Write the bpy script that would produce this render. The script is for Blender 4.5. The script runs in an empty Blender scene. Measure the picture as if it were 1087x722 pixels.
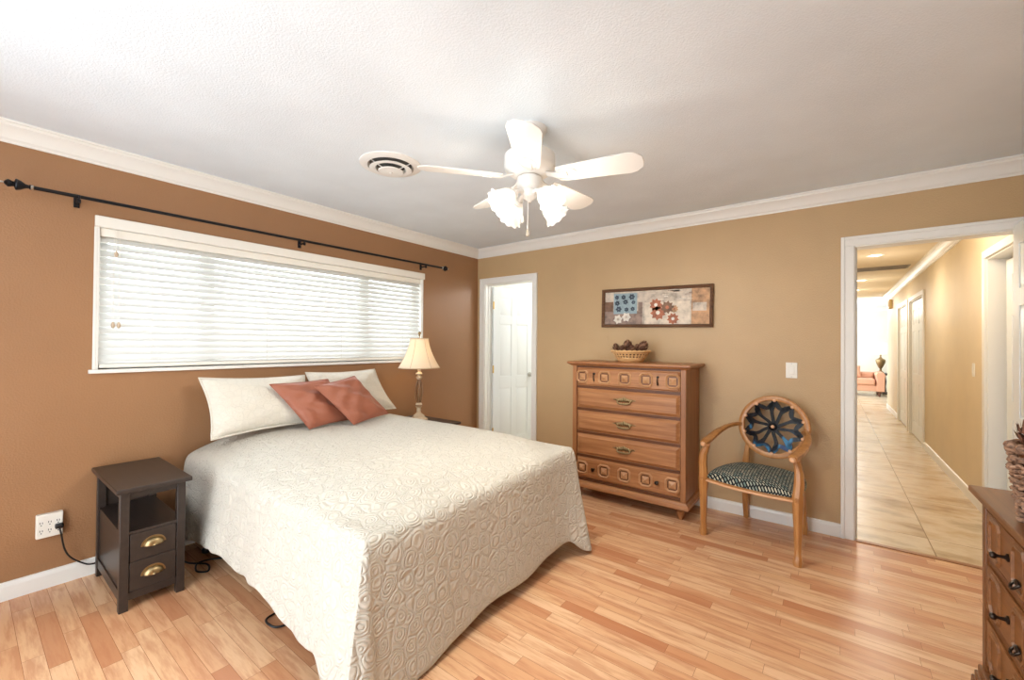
import bpy, bmesh, math, random
from mathutils import Vector, Matrix, Euler

PI = math.pi
random.seed(7)
SC = bpy.context.scene
COL = SC.collection

# ------------------------------------------------------------------ camera
def setup_camera():
    f, yaw, pitch, roll = 446.9, .6497, .0092, .008
    r0 = Vector((math.cos(yaw), math.sin(yaw), 0))
    fh = Vector((-math.sin(yaw), math.cos(yaw), 0))
    zz = Vector((0, 0, 1))
    F = fh * math.cos(pitch) + zz * math.sin(pitch)
    u0 = -fh * math.sin(pitch) + zz * math.cos(pitch)
    Rr = r0 * math.cos(roll) + u0 * math.sin(roll)
    Uu = -r0 * math.sin(roll) + u0 * math.cos(roll)
    cam = bpy.data.cameras.new('camera')
    co = bpy.data.objects.new('camera', cam)
    COL.objects.link(co)
    m = Matrix((Rr, Uu, -F)).transposed().to_4x4()
    m.translation = (3.3678, -3.7495, 1.3317)
    co.matrix_world = m
    cam.sensor_fit = 'HORIZONTAL'
    cam.sensor_width = 36
    cam.lens = f / 1087 * 36
    cam.clip_start = .02
    SC.camera = co
setup_camera()

# ------------------------------------------------------------------ world, light levels, exposure
WORLD_STRENGTH = 3.0
FAN_BULB_W = 13.0
FAN_GLOW_W = 1.5
CAN_W = 21.0
EXPOSURE = 0.97
w = bpy.data.worlds.new('world')
SC.world = w
w.use_nodes = True
bg = w.node_tree.nodes['Background']
bg.inputs[0].default_value = (.88, .95, 1, 1)
bg.inputs[1].default_value = WORLD_STRENGTH
vs = SC.view_settings
vs.view_transform = 'Standard'
vs.look = 'None'
vs.exposure = EXPOSURE
vs.gamma = 1
vs.use_curve_mapping = False

def lamp(name, loc, watts, color=(1, .86, .68), radius=.04, parent=None, kind='POINT', size=.1, rot=None, spot=None):
    l = bpy.data.lights.new(name, kind)
    l.energy = watts
    l.color = color
    if kind == 'AREA':
        l.shape = 'DISK'; l.size = size
    else:
        l.shadow_soft_size = radius
    if kind == 'SPOT':
        l.spot_size = spot or 2.4; l.spot_blend = 1
    o = bpy.data.objects.new(name, l)
    COL.objects.link(o)
    o.location = loc
    if rot: o.rotation_euler = rot
    if parent: o.parent = parent
    return o

# ------------------------------------------------------------------ materials
def lin(c):
    return tuple((x / 12.92 if x <= .04045 else ((x + .055) / 1.055) ** 2.4) for x in [v / 255 for v in c]) + (1,)

class NT:
    def __init__(s, name):
        s.m = bpy.data.materials.new(name); s.m.use_nodes = True
        s.t = s.m.node_tree; s.b = s.t.nodes['Principled BSDF']; s.out = s.t.nodes['Material Output']
    def n(s, typ, **k):
        nd = s.t.nodes.new(typ)
        for a, v in k.items():
            if a.startswith('i_'):
                key = a[2:].replace('_', ' ')
                nd.inputs[key].default_value = v
            else: setattr(nd, a, v)
        return nd
    def l(s, a, b): s.t.links.new(a, b)
    def coords(s, scale=(1, 1, 1), rot=(0, 0, 0), loc=(0, 0, 0), kind='Object'):
        tc = s.n('ShaderNodeTexCoord'); mp = s.n('ShaderNodeMapping')
        mp.inputs['Scale'].default_value = scale; mp.inputs['Rotation'].default_value = rot; mp.inputs['Location'].default_value = loc
        s.l(tc.outputs[kind], mp.inputs['Vector']); return mp.outputs['Vector']
    def ramp(s, fac, stops):
        r = s.n('ShaderNodeValToRGB')
        e = r.color_ramp.elements
        while len(e) < len(stops): e.new(.5)
        for el, (p, c) in zip(e, stops): el.position = p; el.color = c
        s.l(fac, r.inputs['Fac']); return r.outputs['Color']
    def mix(s, fac, a, b, blend='MIX'):
        m = s.n('ShaderNodeMix', data_type='RGBA', blend_type=blend)
        for sock, v in ((m.inputs['Factor'], fac), (m.inputs['A'], a), (m.inputs['B'], b)):
            pass
        def put(sock, v):
            if isinstance(v, (int, float, tuple)): sock.default_value = v
            else: s.l(v, sock)
        put(m.inputs[0], fac); put(m.inputs[6], a); put(m.inputs[7], b)
        return m.outputs[2]
    def math(s, op, a, b=None):
        m = s.n('ShaderNodeMath', operation=op)
        for i, v in enumerate((a, b)):
            if v is None: continue
            if isinstance(v, (int, float)): m.inputs[i].default_value = v
            else: s.l(v, m.inputs[i])
        return m.outputs[0]
    def bump(s, h, strength=.3, dist=.01):
        b = s.n('ShaderNodeBump'); b.inputs['Strength'].default_value = strength; b.inputs['Distance'].default_value = dist
        s.l(h, b.inputs['Height']); s.l(b.outputs['Normal'], s.b.inputs['Normal'])
    def noise(s, vec, scale, detail=3, rough=.5):
        n = s.n('ShaderNodeTexNoise'); n.inputs['Scale'].default_value = scale; n.inputs['Detail'].default_value = detail; n.inputs['Roughness'].default_value = rough
        s.l(vec, n.inputs['Vector']); return n.outputs['Fac']

def plain(name, c, rough=.5, metal=0, bump=None, spec=.5):
    t = NT(name)
    t.b.inputs['Base Color'].default_value = lin(c); t.b.inputs['Roughness'].default_value = rough
    t.b.inputs['Metallic'].default_value = metal; t.b.inputs['Specular IOR Level'].default_value = spec
    if bump:
        h = t.noise(t.coords(), bump[0], 4, .6); t.bump(h, bump[1], bump[2])
    return t.m

def wall_mat(name, c, rough=.45, sc=110, st=.2):
    t = NT(name)
    v = t.coords()
    n1 = t.noise(v, 3, 3)
    col = t.mix(n1, lin([x * .96 for x in c]), lin([min(255, x * 1.03) for x in c]))
    t.l(col, t.b.inputs['Base Color'])
    t.b.inputs['Roughness'].default_value = rough
    h = t.noise(v, sc, 3, .55)
    h2 = t.ramp(h, [(.4, (0, 0, 0, 1)), (.62, (1, 1, 1, 1))])
    t.bump(h2, st, .004)
    return t.m

def wood(name, c1, c2, axis='x', rough=.38, fine=1.0, scale=1.0):
    t = NT(name)
    s = {'x': (1.2, 22, 22), 'y': (22, 1.2, 22), 'z': (22, 22, 1.2)}[axis]
    v = t.coords(tuple(q * scale for q in s))
    n = t.noise(v, 1.6, 6, .6)
    s2 = {'x': (3, 160, 160), 'y': (160, 3, 160), 'z': (160, 160, 3)}[axis]
    n2 = t.noise(t.coords(s2), 1.0, 3, .6)
    c = t.ramp(n, [(.3, lin(c1)), (.7, lin(c2))])
    c = t.mix(t.math('MULTIPLY', n2, .35 * fine), c, lin([x * .55 for x in c1]))
    t.l(c, t.b.inputs['Base Color'])
    t.b.inputs['Roughness'].default_value = rough
    t.bump(n2, .08, .002)
    return t.m

def floor_wood():
    t = NT('laminate strips')
    v = t.coords((1, 1, 1))
    br = t.n('ShaderNodeTexBrick')
    br.offset = .37; br.offset_frequency = 2; br.squash = 1
    br.inputs['Color1'].default_value = (0, 0, 0, 1); br.inputs['Color2'].default_value = (1, 1, 1, 1)
    br.inputs['Mortar'].default_value = (.5, .5, .5, 1)
    br.inputs['Scale'].default_value = 1; br.inputs['Mortar Size'].default_value = .0007; br.inputs['Mortar Smooth'].default_value = 0
    br.inputs['Brick Width'].default_value = .52; br.inputs['Row Height'].default_value = .065; br.inputs['Bias'].default_value = 0
    # shift each row a random amount so the strip ends do not line up
    sep = t.n('ShaderNodeSeparateXYZ'); t.l(v, sep.inputs[0])
    row = t.math('FLOOR', t.math('DIVIDE', sep.outputs['Y'], .065))
    wn = t.n('ShaderNodeTexWhiteNoise', noise_dimensions='1D'); t.l(row, wn.inputs['W'])
    xs = t.math('ADD', sep.outputs['X'], t.math('MULTIPLY', wn.outputs['Value'], 1.7))
    cmb = t.n('ShaderNodeCombineXYZ'); t.l(xs, cmb.inputs['X']); t.l(sep.outputs['Y'], cmb.inputs['Y'])
    t.l(cmb.outputs[0], br.inputs['Vector'])
    cell = br.outputs['Color']
    base = t.ramp(cell, [(0, lin((190, 128, 90))), (.15, lin((216, 164, 122))), (.5, lin((230, 186, 144))), (.85, lin((238, 200, 160))), (1, lin((212, 156, 114)))])
    # grain, offset per strip
    cb = t.n('ShaderNodeCombineXYZ'); t.l(cell, cb.inputs['Z']); t.l(t.math('MULTIPLY', cell, 7), cb.inputs['X'])
    ad = t.n('ShaderNodeVectorMath', operation='ADD'); t.l(cmb.outputs[0], ad.inputs[0]); t.l(cb.outputs[0], ad.inputs[1])
    mp = t.n('ShaderNodeMapping'); mp.inputs['Scale'].default_value = (2.4, 20, 9); t.l(ad.outputs[0], mp.inputs['Vector'])
    g = t.noise(mp.outputs[0], 1.5, 6, .62)
    g2 = t.ramp(g, [(.38, (1, 1, 1, 1)), (.56, (0, 0, 0, 1))])
    col = t.mix(t.math('MULTIPLY', g2, .58), base, lin((184, 122, 86)))
    mp2 = t.n('ShaderNodeMapping'); mp2.inputs['Scale'].default_value = (6, 120, 9); t.l(ad.outputs[0], mp2.inputs['Vector'])
    g3 = t.noise(mp2.outputs[0], 1.2, 3, .6)
    col = t.mix(t.math('MULTIPLY', g3, .25), col, lin((196, 132, 90)))
    col = t.mix(br.outputs['Fac'], col, lin((150, 96, 62)))
    t.l(col, t.b.inputs['Base Color'])
    t.b.inputs['Roughness'].default_value = .27
    t.b.inputs['Specular IOR Level'].default_value = .45
    return t.m

def tile_mat():
    t = NT('travertine look tile')
    v = t.coords((1, 1, 1), loc=(-3.9 + .61 * 10, -.35 + 1.0 * 4, 0))
    sep = t.n('ShaderNodeSeparateXYZ'); t.l(v, sep.inputs[0])
    def grout(o, size):
        fr = t.math('FRACT', t.math('DIVIDE', o, size))
        a = t.math('MINIMUM', fr, t.math('SUBTRACT', 1, fr))
        return t.math('LESS_THAN', t.math('MULTIPLY', a, size), .0028)
    gr = t.math('MAXIMUM', grout(sep.outputs['X'], .61), grout(sep.outputs['Y'], 1.0))
    cx = t.math('FLOOR', t.math('DIVIDE', sep.outputs['X'], .61)); cy = t.math('FLOOR', t.math('DIVIDE', sep.outputs['Y'], 1.0))
    wn = t.n('ShaderNodeTexWhiteNoise', noise_dimensions='2D')
    cc = t.n('ShaderNodeCombineXYZ'); t.l(cx, cc.inputs['X']); t.l(cy, cc.inputs['Y']); t.l(cc.outputs[0], wn.inputs['Vector'])
    off = t.n('ShaderNodeVectorMath', operation='SCALE'); t.l(wn.outputs['Color'], off.inputs[0]); off.inputs['Scale'].default_value = 9
    ad = t.n('ShaderNodeVectorMath', operation='ADD'); t.l(v, ad.inputs[0]); t.l(off.outputs[0], ad.inputs[1])
    mp = t.n('ShaderNodeMapping'); mp.inputs['Scale'].default_value = (1.3, 2.6, 1); mp.inputs['Rotation'].default_value = (0, 0, .35); t.l(ad.outputs[0], mp.inputs['Vector'])
    n = t.noise(mp.outputs[0], 1.5, 8, .62)
    col = t.ramp(n, [(.3, lin((158, 128, 94))), (.43, lin((200, 176, 142))), (.54, lin((222, 204, 176))), (.61, lin((202, 182, 152))), (.72, lin((170, 152, 126)))])
    col = t.mix(gr, col, lin((132, 104, 72)))
    t.l(col, t.b.inputs['Base Color'])
    t.b.inputs['Roughness'].default_value = .25
    return t.m

def quilt(name, c, scale=11, strength=.7, dist=.012):
    t = NT(name)
    v0 = t.coords()
    nz = t.n('ShaderNodeTexNoise'); nz.inputs['Scale'].default_value = 9; t.l(v0, nz.inputs['Vector'])
    sub = t.n('ShaderNodeVectorMath', operation='SCALE'); t.l(nz.outputs['Color'], sub.inputs[0]); sub.inputs['Scale'].default_value = .05
    ad = t.n('ShaderNodeVectorMath', operation='ADD'); t.l(v0, ad.inputs[0]); t.l(sub.outputs[0], ad.inputs[1])
    vo = t.n('ShaderNodeTexVoronoi'); vo.inputs['Scale'].default_value = scale; vo.inputs['Randomness'].default_value = .75; t.l(ad.outputs[0], vo.inputs['Vector'])
    rings = t.math('ABSOLUTE', t.math('SINE', t.math('MULTIPLY', vo.outputs['Distance'], 17)))
    vo2 = t.n('ShaderNodeTexVoronoi', feature='DISTANCE_TO_EDGE'); vo2.inputs['Scale'].default_value = scale; vo2.inputs['Randomness'].default_value = .75; t.l(ad.outputs[0], vo2.inputs['Vector'])
    edge = t.math('MINIMUM', t.math('MULTIPLY', vo2.outputs['Distance'], 9), 1)
    h = t.math('MULTIPLY', t.math('POWER', rings, .5), edge)
    fine = t.noise(v0, 260, 2)
    h = t.math('ADD', h, t.math('MULTIPLY', fine, .12))
    col = t.mix(h, lin([x * .97 for x in c]), lin(c))
    t.l(col, t.b.inputs['Base Color'])
    t.b.inputs['Roughness'].default_value = .85
    t.b.inputs['Specular IOR Level'].default_value = .2
    t.b.inputs['Sheen Weight'].default_value = .1
    t.bump(h, strength, dist)
    return t.m

def emit(name, c, strength, base=None):
    t = NT(name)
    t.b.inputs['Base Color'].default_value = lin(base or c)
    t.b.inputs['Emission Color'].default_value = lin(c); t.b.inputs['Emission Strength'].default_value = strength
    return t.m

def glassy(name, tint=(255, 255, 255), trans=.85):
    t = NT(name)
    tr = t.n('ShaderNodeBsdfTransparent'); tr.inputs['Color'].default_value = lin(tint)
    gl = t.n('ShaderNodeBsdfGlossy'); gl.inputs['Roughness'].default_value = .05
    mx = t.n('ShaderNodeMixShader'); mx.inputs['Fac'].default_value = 1 - trans
    t.l(tr.outputs[0], mx.inputs[1]); t.l(gl.outputs[0], mx.inputs[2]); t.l(mx.outputs[0], t.out.inputs['Surface'])
    return t.m

def shade_glass():
    t = NT('lit ribbed glass')
    tr = t.n('ShaderNodeBsdfTransparent'); tr.inputs['Color'].default_value = (.96, .95, .93, 1)
    mx = t.n('ShaderNodeMixShader'); mx.inputs['Fac'].default_value = .5
    t.b.inputs['Base Color'].default_value = lin((222, 222, 220)); t.b.inputs['Roughness'].default_value = .15
    t.b.inputs['Emission Color'].default_value = lin((255, 250, 244)); t.b.inputs['Emission Strength'].default_value = .16
    t.l(tr.outputs[0], mx.inputs[1]); t.l(t.b.outputs[0], mx.inputs[2]); t.l(mx.outputs[0], t.out.inputs['Surface'])
    return t.m

def translucent(name, c, fac=.4, rough=.6, emit_s=0, emit_c=None):
    t = NT(name)
    t.b.inputs['Base Color'].default_value = lin(c); t.b.inputs['Roughness'].default_value = rough
    if emit_s:
        t.b.inputs['Emission Color'].default_value = lin(emit_c or c); t.b.inputs['Emission Strength'].default_value = emit_s
    tl = t.n('ShaderNodeBsdfTranslucent'); tl.inputs['Color'].default_value = lin(c)
    mx = t.n('ShaderNodeMixShader'); mx.inputs['Fac'].default_value = fac
    t.l(t.b.outputs[0], mx.inputs[1]); t.l(tl.outputs[0], mx.inputs[2]); t.l(mx.outputs[0], t.out.inputs['Surface'])
    return t.m

def seat_weave():
    t = NT('woven seat fabric')
    v = t.coords((1, 1, 1), rot=(0, 0, .6))
    br = t.n('ShaderNodeTexBrick'); t.l(v, br.inputs['Vector'])
    br.inputs['Color1'].default_value = lin((206, 200, 178)); br.inputs['Color2'].default_value = lin((112, 136, 132)); br.inputs['Mortar'].default_value = lin((22, 28, 32))
    br.inputs['Scale'].default_value = 1; br.inputs['Mortar Size'].default_value = .0036; br.inputs['Mortar Smooth'].default_value = .1
    br.inputs['Brick Width'].default_value = .024; br.inputs['Row Height'].default_value = .0125
    t.l(br.outputs['Color'], t.b.inputs['Base Color']); t.b.inputs['Roughness'].default_value = .9
    t.bump(br.outputs['Fac'], -.3, .002)
    return t.m

def web_mat():
    t = NT('blue black lacquer')
    v = t.coords((5, 5, 5), loc=(3.1, 0, .4))
    sp = t.n('ShaderNodeSeparateXYZ'); t.l(t.coords(), sp.inputs[0])
    n = t.math('ADD', t.noise(v, 1.3, 2, .5), t.math('MULTIPLY', sp.outputs['X'], .5))
    c = t.ramp(n, [(.55, lin((12, 9, 14))), (.6, lin((30, 38, 56))), (.64, lin((62, 134, 178))), (.69, lin((36, 58, 100)))])
    t.l(c, t.b.inputs['Base Color']); t.b.inputs['Roughness'].default_value = .22; t.b.inputs['Specular IOR Level'].default_value = .2
    return t.m

M = dict(
    wall_l=wall_mat('brown orange accent paint', (158, 116, 80), .42),
    wall_b=wall_mat('tan paint', (194, 163, 121), .45),
    wall_h=wall_mat('cream hall paint', (224, 206, 172), .5),
    wall_w=wall_mat('off white paint', (232, 228, 214), .6),
    ceil=wall_mat('white textured ceiling', (228, 236, 243), .8, 120, .25),
    ceil_h=wall_mat('hall ceiling paint', (240, 226, 200), .8, 120, .2),
    trim=plain('white trim paint', (236, 234, 228), .35),
    door=plain('white door paint', (230, 234, 234), .35),
    floor=floor_wood(), tile=tile_mat(),
    espresso=wood('espresso wood', (46, 38, 34), (58, 48, 43), 'x', .36, .5),
    oakx=wood('honey oak', (150, 94, 54), (202, 144, 94), 'x', .4),
    oakz=wood('honey oak upright', (144, 90, 50), (184, 126, 78), 'z', .4),
    oakpale=wood('pale oak', (184, 132, 88), (214, 168, 124), 'x', .4),  # paler oak for the octagon frames and pyramids
    oakdark=wood('dark oak groove', (92, 52, 26), (116, 68, 36), 'x', .4),
    walx=wood('walnut brown wood', (108, 65, 32), (148, 96, 52), 'y', .38),
    walz=wood('walnut brown upright', (98, 58, 28), (134, 82, 42), 'z', .33),
    chair=wood('golden brown chair wood', (166, 108, 56), (204, 146, 86), 'z', .28, .7),
    chairpale=plain('pale wood button', (214, 164, 122), .35),
    quilt=quilt('cream matelasse quilt', (210, 205, 193), 15, .6, .010),
    sham=quilt('cream matelasse sham', (222, 216, 203), 22, .4, .005),
    rust=plain('rust satin', (160, 97, 74), .5, bump=(9, .5, .02)),
    matt=plain('white mattress', (230, 228, 222), .9),
    black=plain('black plastic', (24, 23, 24), .45),
    iron=plain('black iron', (34, 34, 38), .35, .6),
    silver=plain('nickel', (196, 196, 194), .3, 1),
    brass=plain('antique brass', (166, 144, 106), .38, 1),
    brassdark=plain('dark antique brass', (146, 124, 88), .36, .85),
    pewter=plain('dark pewter', (62, 54, 48), .35, .9),
    gold=plain('polished hinge brass', (212, 176, 96), .3, 1),
    fanwhite=plain('white fan enamel', (232, 230, 226), .3),
    dark=plain('dark slot', (92, 90, 88), .7),
    ivory=plain('ivory plastic', (238, 234, 224), .4),
    glass=glassy('window glass'), shadeg=shade_glass(),
    bulb=emit('lit bulb', (255, 246, 232), 1.0),
    slat=translucent('white blind slat', (228, 228, 224), .1, .5),
    blind=plain('white blind rail', (238, 234, 224), .45),
    lampshade=translucent('cream lamp shade', (244, 230, 208), .4, .8, .06, (255, 226, 190)),
    lampbody=wood('antiqued lamp body', (120, 82, 54), (176, 138, 100), 'z', .4),
    lampcream=plain('antiqued cream finish', (206, 186, 158), .5, bump=(60, .3, .003)),
    seat=seat_weave(), web=web_mat(),
    wicker=plain('pale wicker', (222, 178, 124), .6, bump=(120, .4, .003)),
    wickdark=wood('dark bark strand', (58, 36, 26), (196, 154, 124), 'x', .7, 1, 3.0),
    cone=plain('pine cone scale', (104, 68, 50), .75, bump=(80, .4, .003)),
    conelight=plain('pine cone scale tip', (150, 108, 82), .75),
    frame=wood('bronze picture frame', (86, 58, 40), (128, 92, 66), 'x', .4),
    sofa=plain('peach upholstery', (212, 158, 128), .85, bump=(90, .2, .003)),
    can=emit('lit recessed lamp', (255, 240, 214), 6),
    vent=plain('grey vent', (156, 146, 132), .5),
    threshold=wood('threshold strip', (150, 96, 54), (184, 124, 76), 'x', .35),
)

# ------------------------------------------------------------------ mesh builder
def XF(loc=(0, 0, 0), rot=(0, 0, 0), sc=(1, 1, 1)):
    return Matrix.LocRotScale(Vector(loc), Euler(rot), Vector(sc))

class MB:
    def __init__(s): s.v = []; s.f = []; s.m = []; s.cur = 0
    def add(s, vs, fs, T=None):
        o = len(s.v)
        for p in vs:
            p = Vector(p)
            s.v.append(T @ p if T is not None else p)
        for f in fs:
            s.f.append([i + o for i in f]); s.m.append(s.cur)
        return s
    def box(s, a, b, T=None):
        x0, y0, z0 = [min(p, q) for p, q in zip(a, b)]; x1, y1, z1 = [max(p, q) for p, q in zip(a, b)]
        return s.add([(x0, y0, z0), (x1, y0, z0), (x1, y1, z0), (x0, y1, z0), (x0, y0, z1), (x1, y0, z1), (x1, y1, z1), (x0, y1, z1)],
                     [(0, 3, 2, 1), (4, 5, 6, 7), (0, 1, 5, 4), (1, 2, 6, 5), (2, 3, 7, 6), (3, 0, 4, 7)], T)
    def cbox(s, c, d, T=None):
        return s.box([c[i] - d[i] / 2 for i in range(3)], [c[i] + d[i] / 2 for i in range(3)], T)
    def frustum(s, a, b, inset, axis, T=None):
        """box whose far face along axis ('-y' etc.) is inset: a raised bevelled field"""
        x0, y0, z0 = a; x1, y1, z1 = b; i = inset
        if axis == '-y':   # base at y1, top at y0
            vs = [(x0, y1, z0), (x1, y1, z0), (x1, y1, z1), (x0, y1, z1), (x0 + i, y0, z0 + i), (x1 - i, y0, z0 + i), (x1 - i, y0, z1 - i), (x0 + i, y0, z1 - i)]
        elif axis == '+y':
            vs = [(x1, y0, z0), (x0, y0, z0), (x0, y0, z1), (x1, y0, z1), (x1 - i, y1, z0 + i), (x0 + i, y1, z0 + i), (x0 + i, y1, z1 - i), (x1 - i, y1, z1 - i)]
        fs = [(0, 1, 5, 4), (1, 2, 6, 5), (2, 3, 7, 6), (3, 0, 4, 7), (4, 5, 6, 7), (3, 2, 1, 0)]
        return s.add(vs, fs, T)
    def lathe(s, prof, n=24, T=None, cap=True, ribs=None):
        vs = []; fs = []
        for k, (r, z) in enumerate(prof):
            for i in range(n):
                a = 2 * PI * i / n
                rr = r * (1 + (ribs(a, k / (len(prof) - 1)) if ribs else 0))
                vs.append((rr * math.cos(a), rr * math.sin(a), z))
        for k in range(len(prof) - 1):
            for i in range(n):
                j = (i + 1) % n
                fs.append((k * n + i, k * n + j, (k + 1) * n + j, (k + 1) * n + i))
        if cap:
            fs.append(tuple(reversed(range(n)))); fs.append(tuple((len(prof) - 1) * n + i for i in range(n)))
        return s.add(vs, fs, T)
    def sweep(s, pts, sect, closed=False, T=None, scale=None, up=(0, 0, 1), cap=True):
        """sect: list of (a,b) in the (side, up) frame"""
        pts = [Vector(p) for p in pts]; n = len(pts); k = len(sect); vs = []; fs = []
        up = Vector(up)
        for i, p in enumerate(pts):
            if closed: t = pts[(i + 1) % n] - pts[i - 1]
            else: t = pts[min(i + 1, n - 1)] - pts[max(i - 1, 0)]
            t.normalize()
            sd = t.cross(up)
            if sd.length < 1e-4: sd = t.cross(Vector((0, 1, .01)))
            sd.normalize(); uu = sd.cross(t).normalized()
            q = 1 if scale is None else scale[i]
            if isinstance(q, (int, float)): q = (q, q)
            for a, b in sect: vs.append(p + sd * a * q[0] + uu * b * q[1])
        for i in range(n if closed else n - 1):
            j = (i + 1) % n
            for c in range(k):
                d = (c + 1) % k
                fs.append((i * k + c, i * k + d, j * k + d, j * k + c))
        if not closed and cap:
            fs.append(tuple(reversed(range(k)))); fs.append(tuple((n - 1) * k + c for c in range(k)))
        return s.add(vs, fs, T)
    def tube(s, pts, r, n=10, closed=False, T=None, scale=None, up=(0, 0, 1)):
        return s.sweep(pts, [(r * math.cos(2 * PI * i / n), r * math.sin(2 * PI * i / n)) for i in range(n)], closed, T, scale, up)
    def prism(s, poly, z0, z1, T=None):
        n = len(poly)
        return s.add([(x, y, z0) for x, y in poly] + [(x, y, z1) for x, y in poly],
                     [tuple(reversed(range(n))), tuple(range(n, 2 * n))] + [(i, (i + 1) % n, n + (i + 1) % n, n + i) for i in range(n)], T)
    def sphere(s, c, r, n=14, T=None):
        r3 = r if isinstance(r, tuple) else (r, r, r)
        m = max(6, n // 2)
        prof = [(math.sin(PI * k / m), -math.cos(PI * k / m)) for k in range(m + 1)]
        prof[0] = (.001, -1); prof[-1] = (.001, 1)
        TT = XF(c, (0, 0, 0), r3)
        return s.lathe(prof, n, (T @ TT) if T is not None else TT)
    def grid(s, fn, nu, nv, T=None):
        vs = [fn(i / nu, j / nv) for i in range(nu + 1) for j in range(nv + 1)]
        fs = [(i * (nv + 1) + j, (i + 1) * (nv + 1) + j, (i + 1) * (nv + 1) + j + 1, i * (nv + 1) + j + 1) for i in range(nu) for j in range(nv)]
        return s.add(vs, fs, T)
    def build(s, name, mats, parent=None, bevel=0, smooth=40, sub=0, solid=0, fix=True, weld=False):
        me = bpy.data.meshes.new(name)
        me.from_pydata([tuple(p) for p in s.v], [], s.f)
        if not isinstance(mats, (list, tuple)): mats = [mats]
        for m in mats: me.materials.append(m)
        if len(mats) > 1: me.polygons.foreach_set('material_index', s.m)
        bm = bmesh.new(); bm.from_mesh(me)
        if weld: bmesh.ops.remove_doubles(bm, verts=bm.verts, dist=1e-5)
        if fix: bmesh.ops.recalc_face_normals(bm, faces=bm.faces)
        bm.to_mesh(me); bm.free()
        if smooth:
            me.shade_smooth(); me.set_sharp_from_angle(angle=math.radians(smooth))
        o = bpy.data.objects.new(name, me); COL.objects.link(o)
        if parent: o.parent = parent
        if solid:
            md = o.modifiers.new('solid', 'SOLIDIFY'); md.thickness = solid; md.offset = -1
        if bevel:
            md = o.modifiers.new('bevel', 'BEVEL'); md.width = bevel; md.segments = 2; md.limit_method = 'ANGLE'; md.angle_limit = .6
            md.harden_normals = False
        if sub:
            md = o.modifiers.new('sub', 'SUBSURF'); md.levels = sub; md.render_levels = sub
        return o

def tag(o, label, cat, group=None):
    o['label'] = label; o['category'] = cat
    if group: o['group'] = group
    return o
def thing(name, label, cat, loc=(0, 0, 0), rz=0, group=None):
    o = bpy.data.objects.new(name, None); COL.objects.link(o)
    o.empty_display_size = .1
    o.location = loc; o.rotation_euler = (0, 0, rz)
    return tag(o, label, cat, group)
def struct(o, label=None):
    o['kind'] = 'structure'
    if label: o['label'] = label
    return o
def struct_empty(name, loc=(0, 0, 0), rz=0, label=None):
    o = bpy.data.objects.new(name, None); COL.objects.link(o); o.location = loc; o.rotation_euler = (0, 0, rz)
    return struct(o, label)
def copy_tree(o, parent=None):
    c = o.copy(); COL.objects.link(c)
    if parent: c.parent = parent
    for ch in list(o.children): copy_tree(ch, c)
    return c
def circ(r, n=32, z=0): return [(r * math.cos(2 * PI * i / n), r * math.sin(2 * PI * i / n), z) for i in range(n)]

# ------------------------------------------------------------------ the room
H = 2.44
XR = 4.36            # right wall of bedroom and of hall
YB = -4.6            # open end behind the camera
WIN = (-3.272, -.858, 1.165, 2.0)     # window y0,y1,z0,z1
D1 = (.11, .80); D2 = (3.485, 4.262); DH = 2.035
WT = .13

b = MB(); b.box((-.15, YB, -.05), (XR, 0, 0)); struct(b.build('floor', M['floor']), 'light oak strip laminate bedroom floor')
b = MB(); b.box((-.15, YB, H), (XR + .15, WT, H + .1)); struct(b.build('ceiling', M['ceil']), 'white textured bedroom ceiling')
y0, y1, z0, z1 = WIN
b = MB(); b.box((-.15, YB, 0), (0, y0, H)); b.box((-.15, y1, 0), (0, WT, H)); b.box((-.15, y0, 0), (0, y1, z0)); b.box((-.15, y0, z1), (0, y1, H))
struct(b.build('wall_left', M['wall_l']), 'brown orange painted wall with the window')
b = MB()
for xa, xb, za, zb in ((0, D1[0], 0, H), (D1[0], D1[1], DH, H), (D1[1], D2[0], 0, H), (D2[0], D2[1], DH, H), (D2[1], XR, 0, H)):
    b.box((xa, 0, za), (xb, WT, zb))
struct(b.build('wall_back', M['wall_b']), 'tan painted wall with two doorways')
b = MB(); b.box((XR, YB, 0), (XR + .15, 0, H)); struct(b.build('wall_right', M['wall_b']), 'tan wall behind the low dresser')

b = MB(); b.box((0, YB - .15, 0), (.8, YB, H)); b.box((3.1, YB - .15, 0), (XR, YB, H)); b.box((.8, YB - .15, 2.3), (3.1, YB, H)); struct(b.build('wall_front', M['wall_b']))  # unseen wall added to cut the sky light; opening shaped for daylight fill
# baseboards
def base_prof(): return [(0, 0), (.014, 0), (.014, .07), (.009, .088), (0, .092)]
def baseboard(name, p, q, nrm):
    b = MB(); p = Vector(p); q = Vector(q); n = Vector(nrm); vs = []
    pr = base_prof()
    for e in (p, q):
        for a, h in pr: vs.append(e + n * a + Vector((0, 0, h)))
    k = len(pr)
    b.add(vs, [(i, (i + 1) % k, k + (i + 1) % k, k + i) for i in range(k)] + [tuple(range(k)), tuple(range(2 * k - 1, k - 1, -1))])
    return struct(b.build(name, M['trim'], smooth=0))
baseboard('baseboard_left', (0, YB, 0), (0, 0, 0), (1, 0, 0))
baseboard('baseboard_back', (D1[1] + .058, 0, 0), (D2[0] - .066, 0, 0), (0, -1, 0))
baseboard('baseboard_right', (XR, YB, 0), (XR, -.05, 0), (-1, 0, 0))

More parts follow.
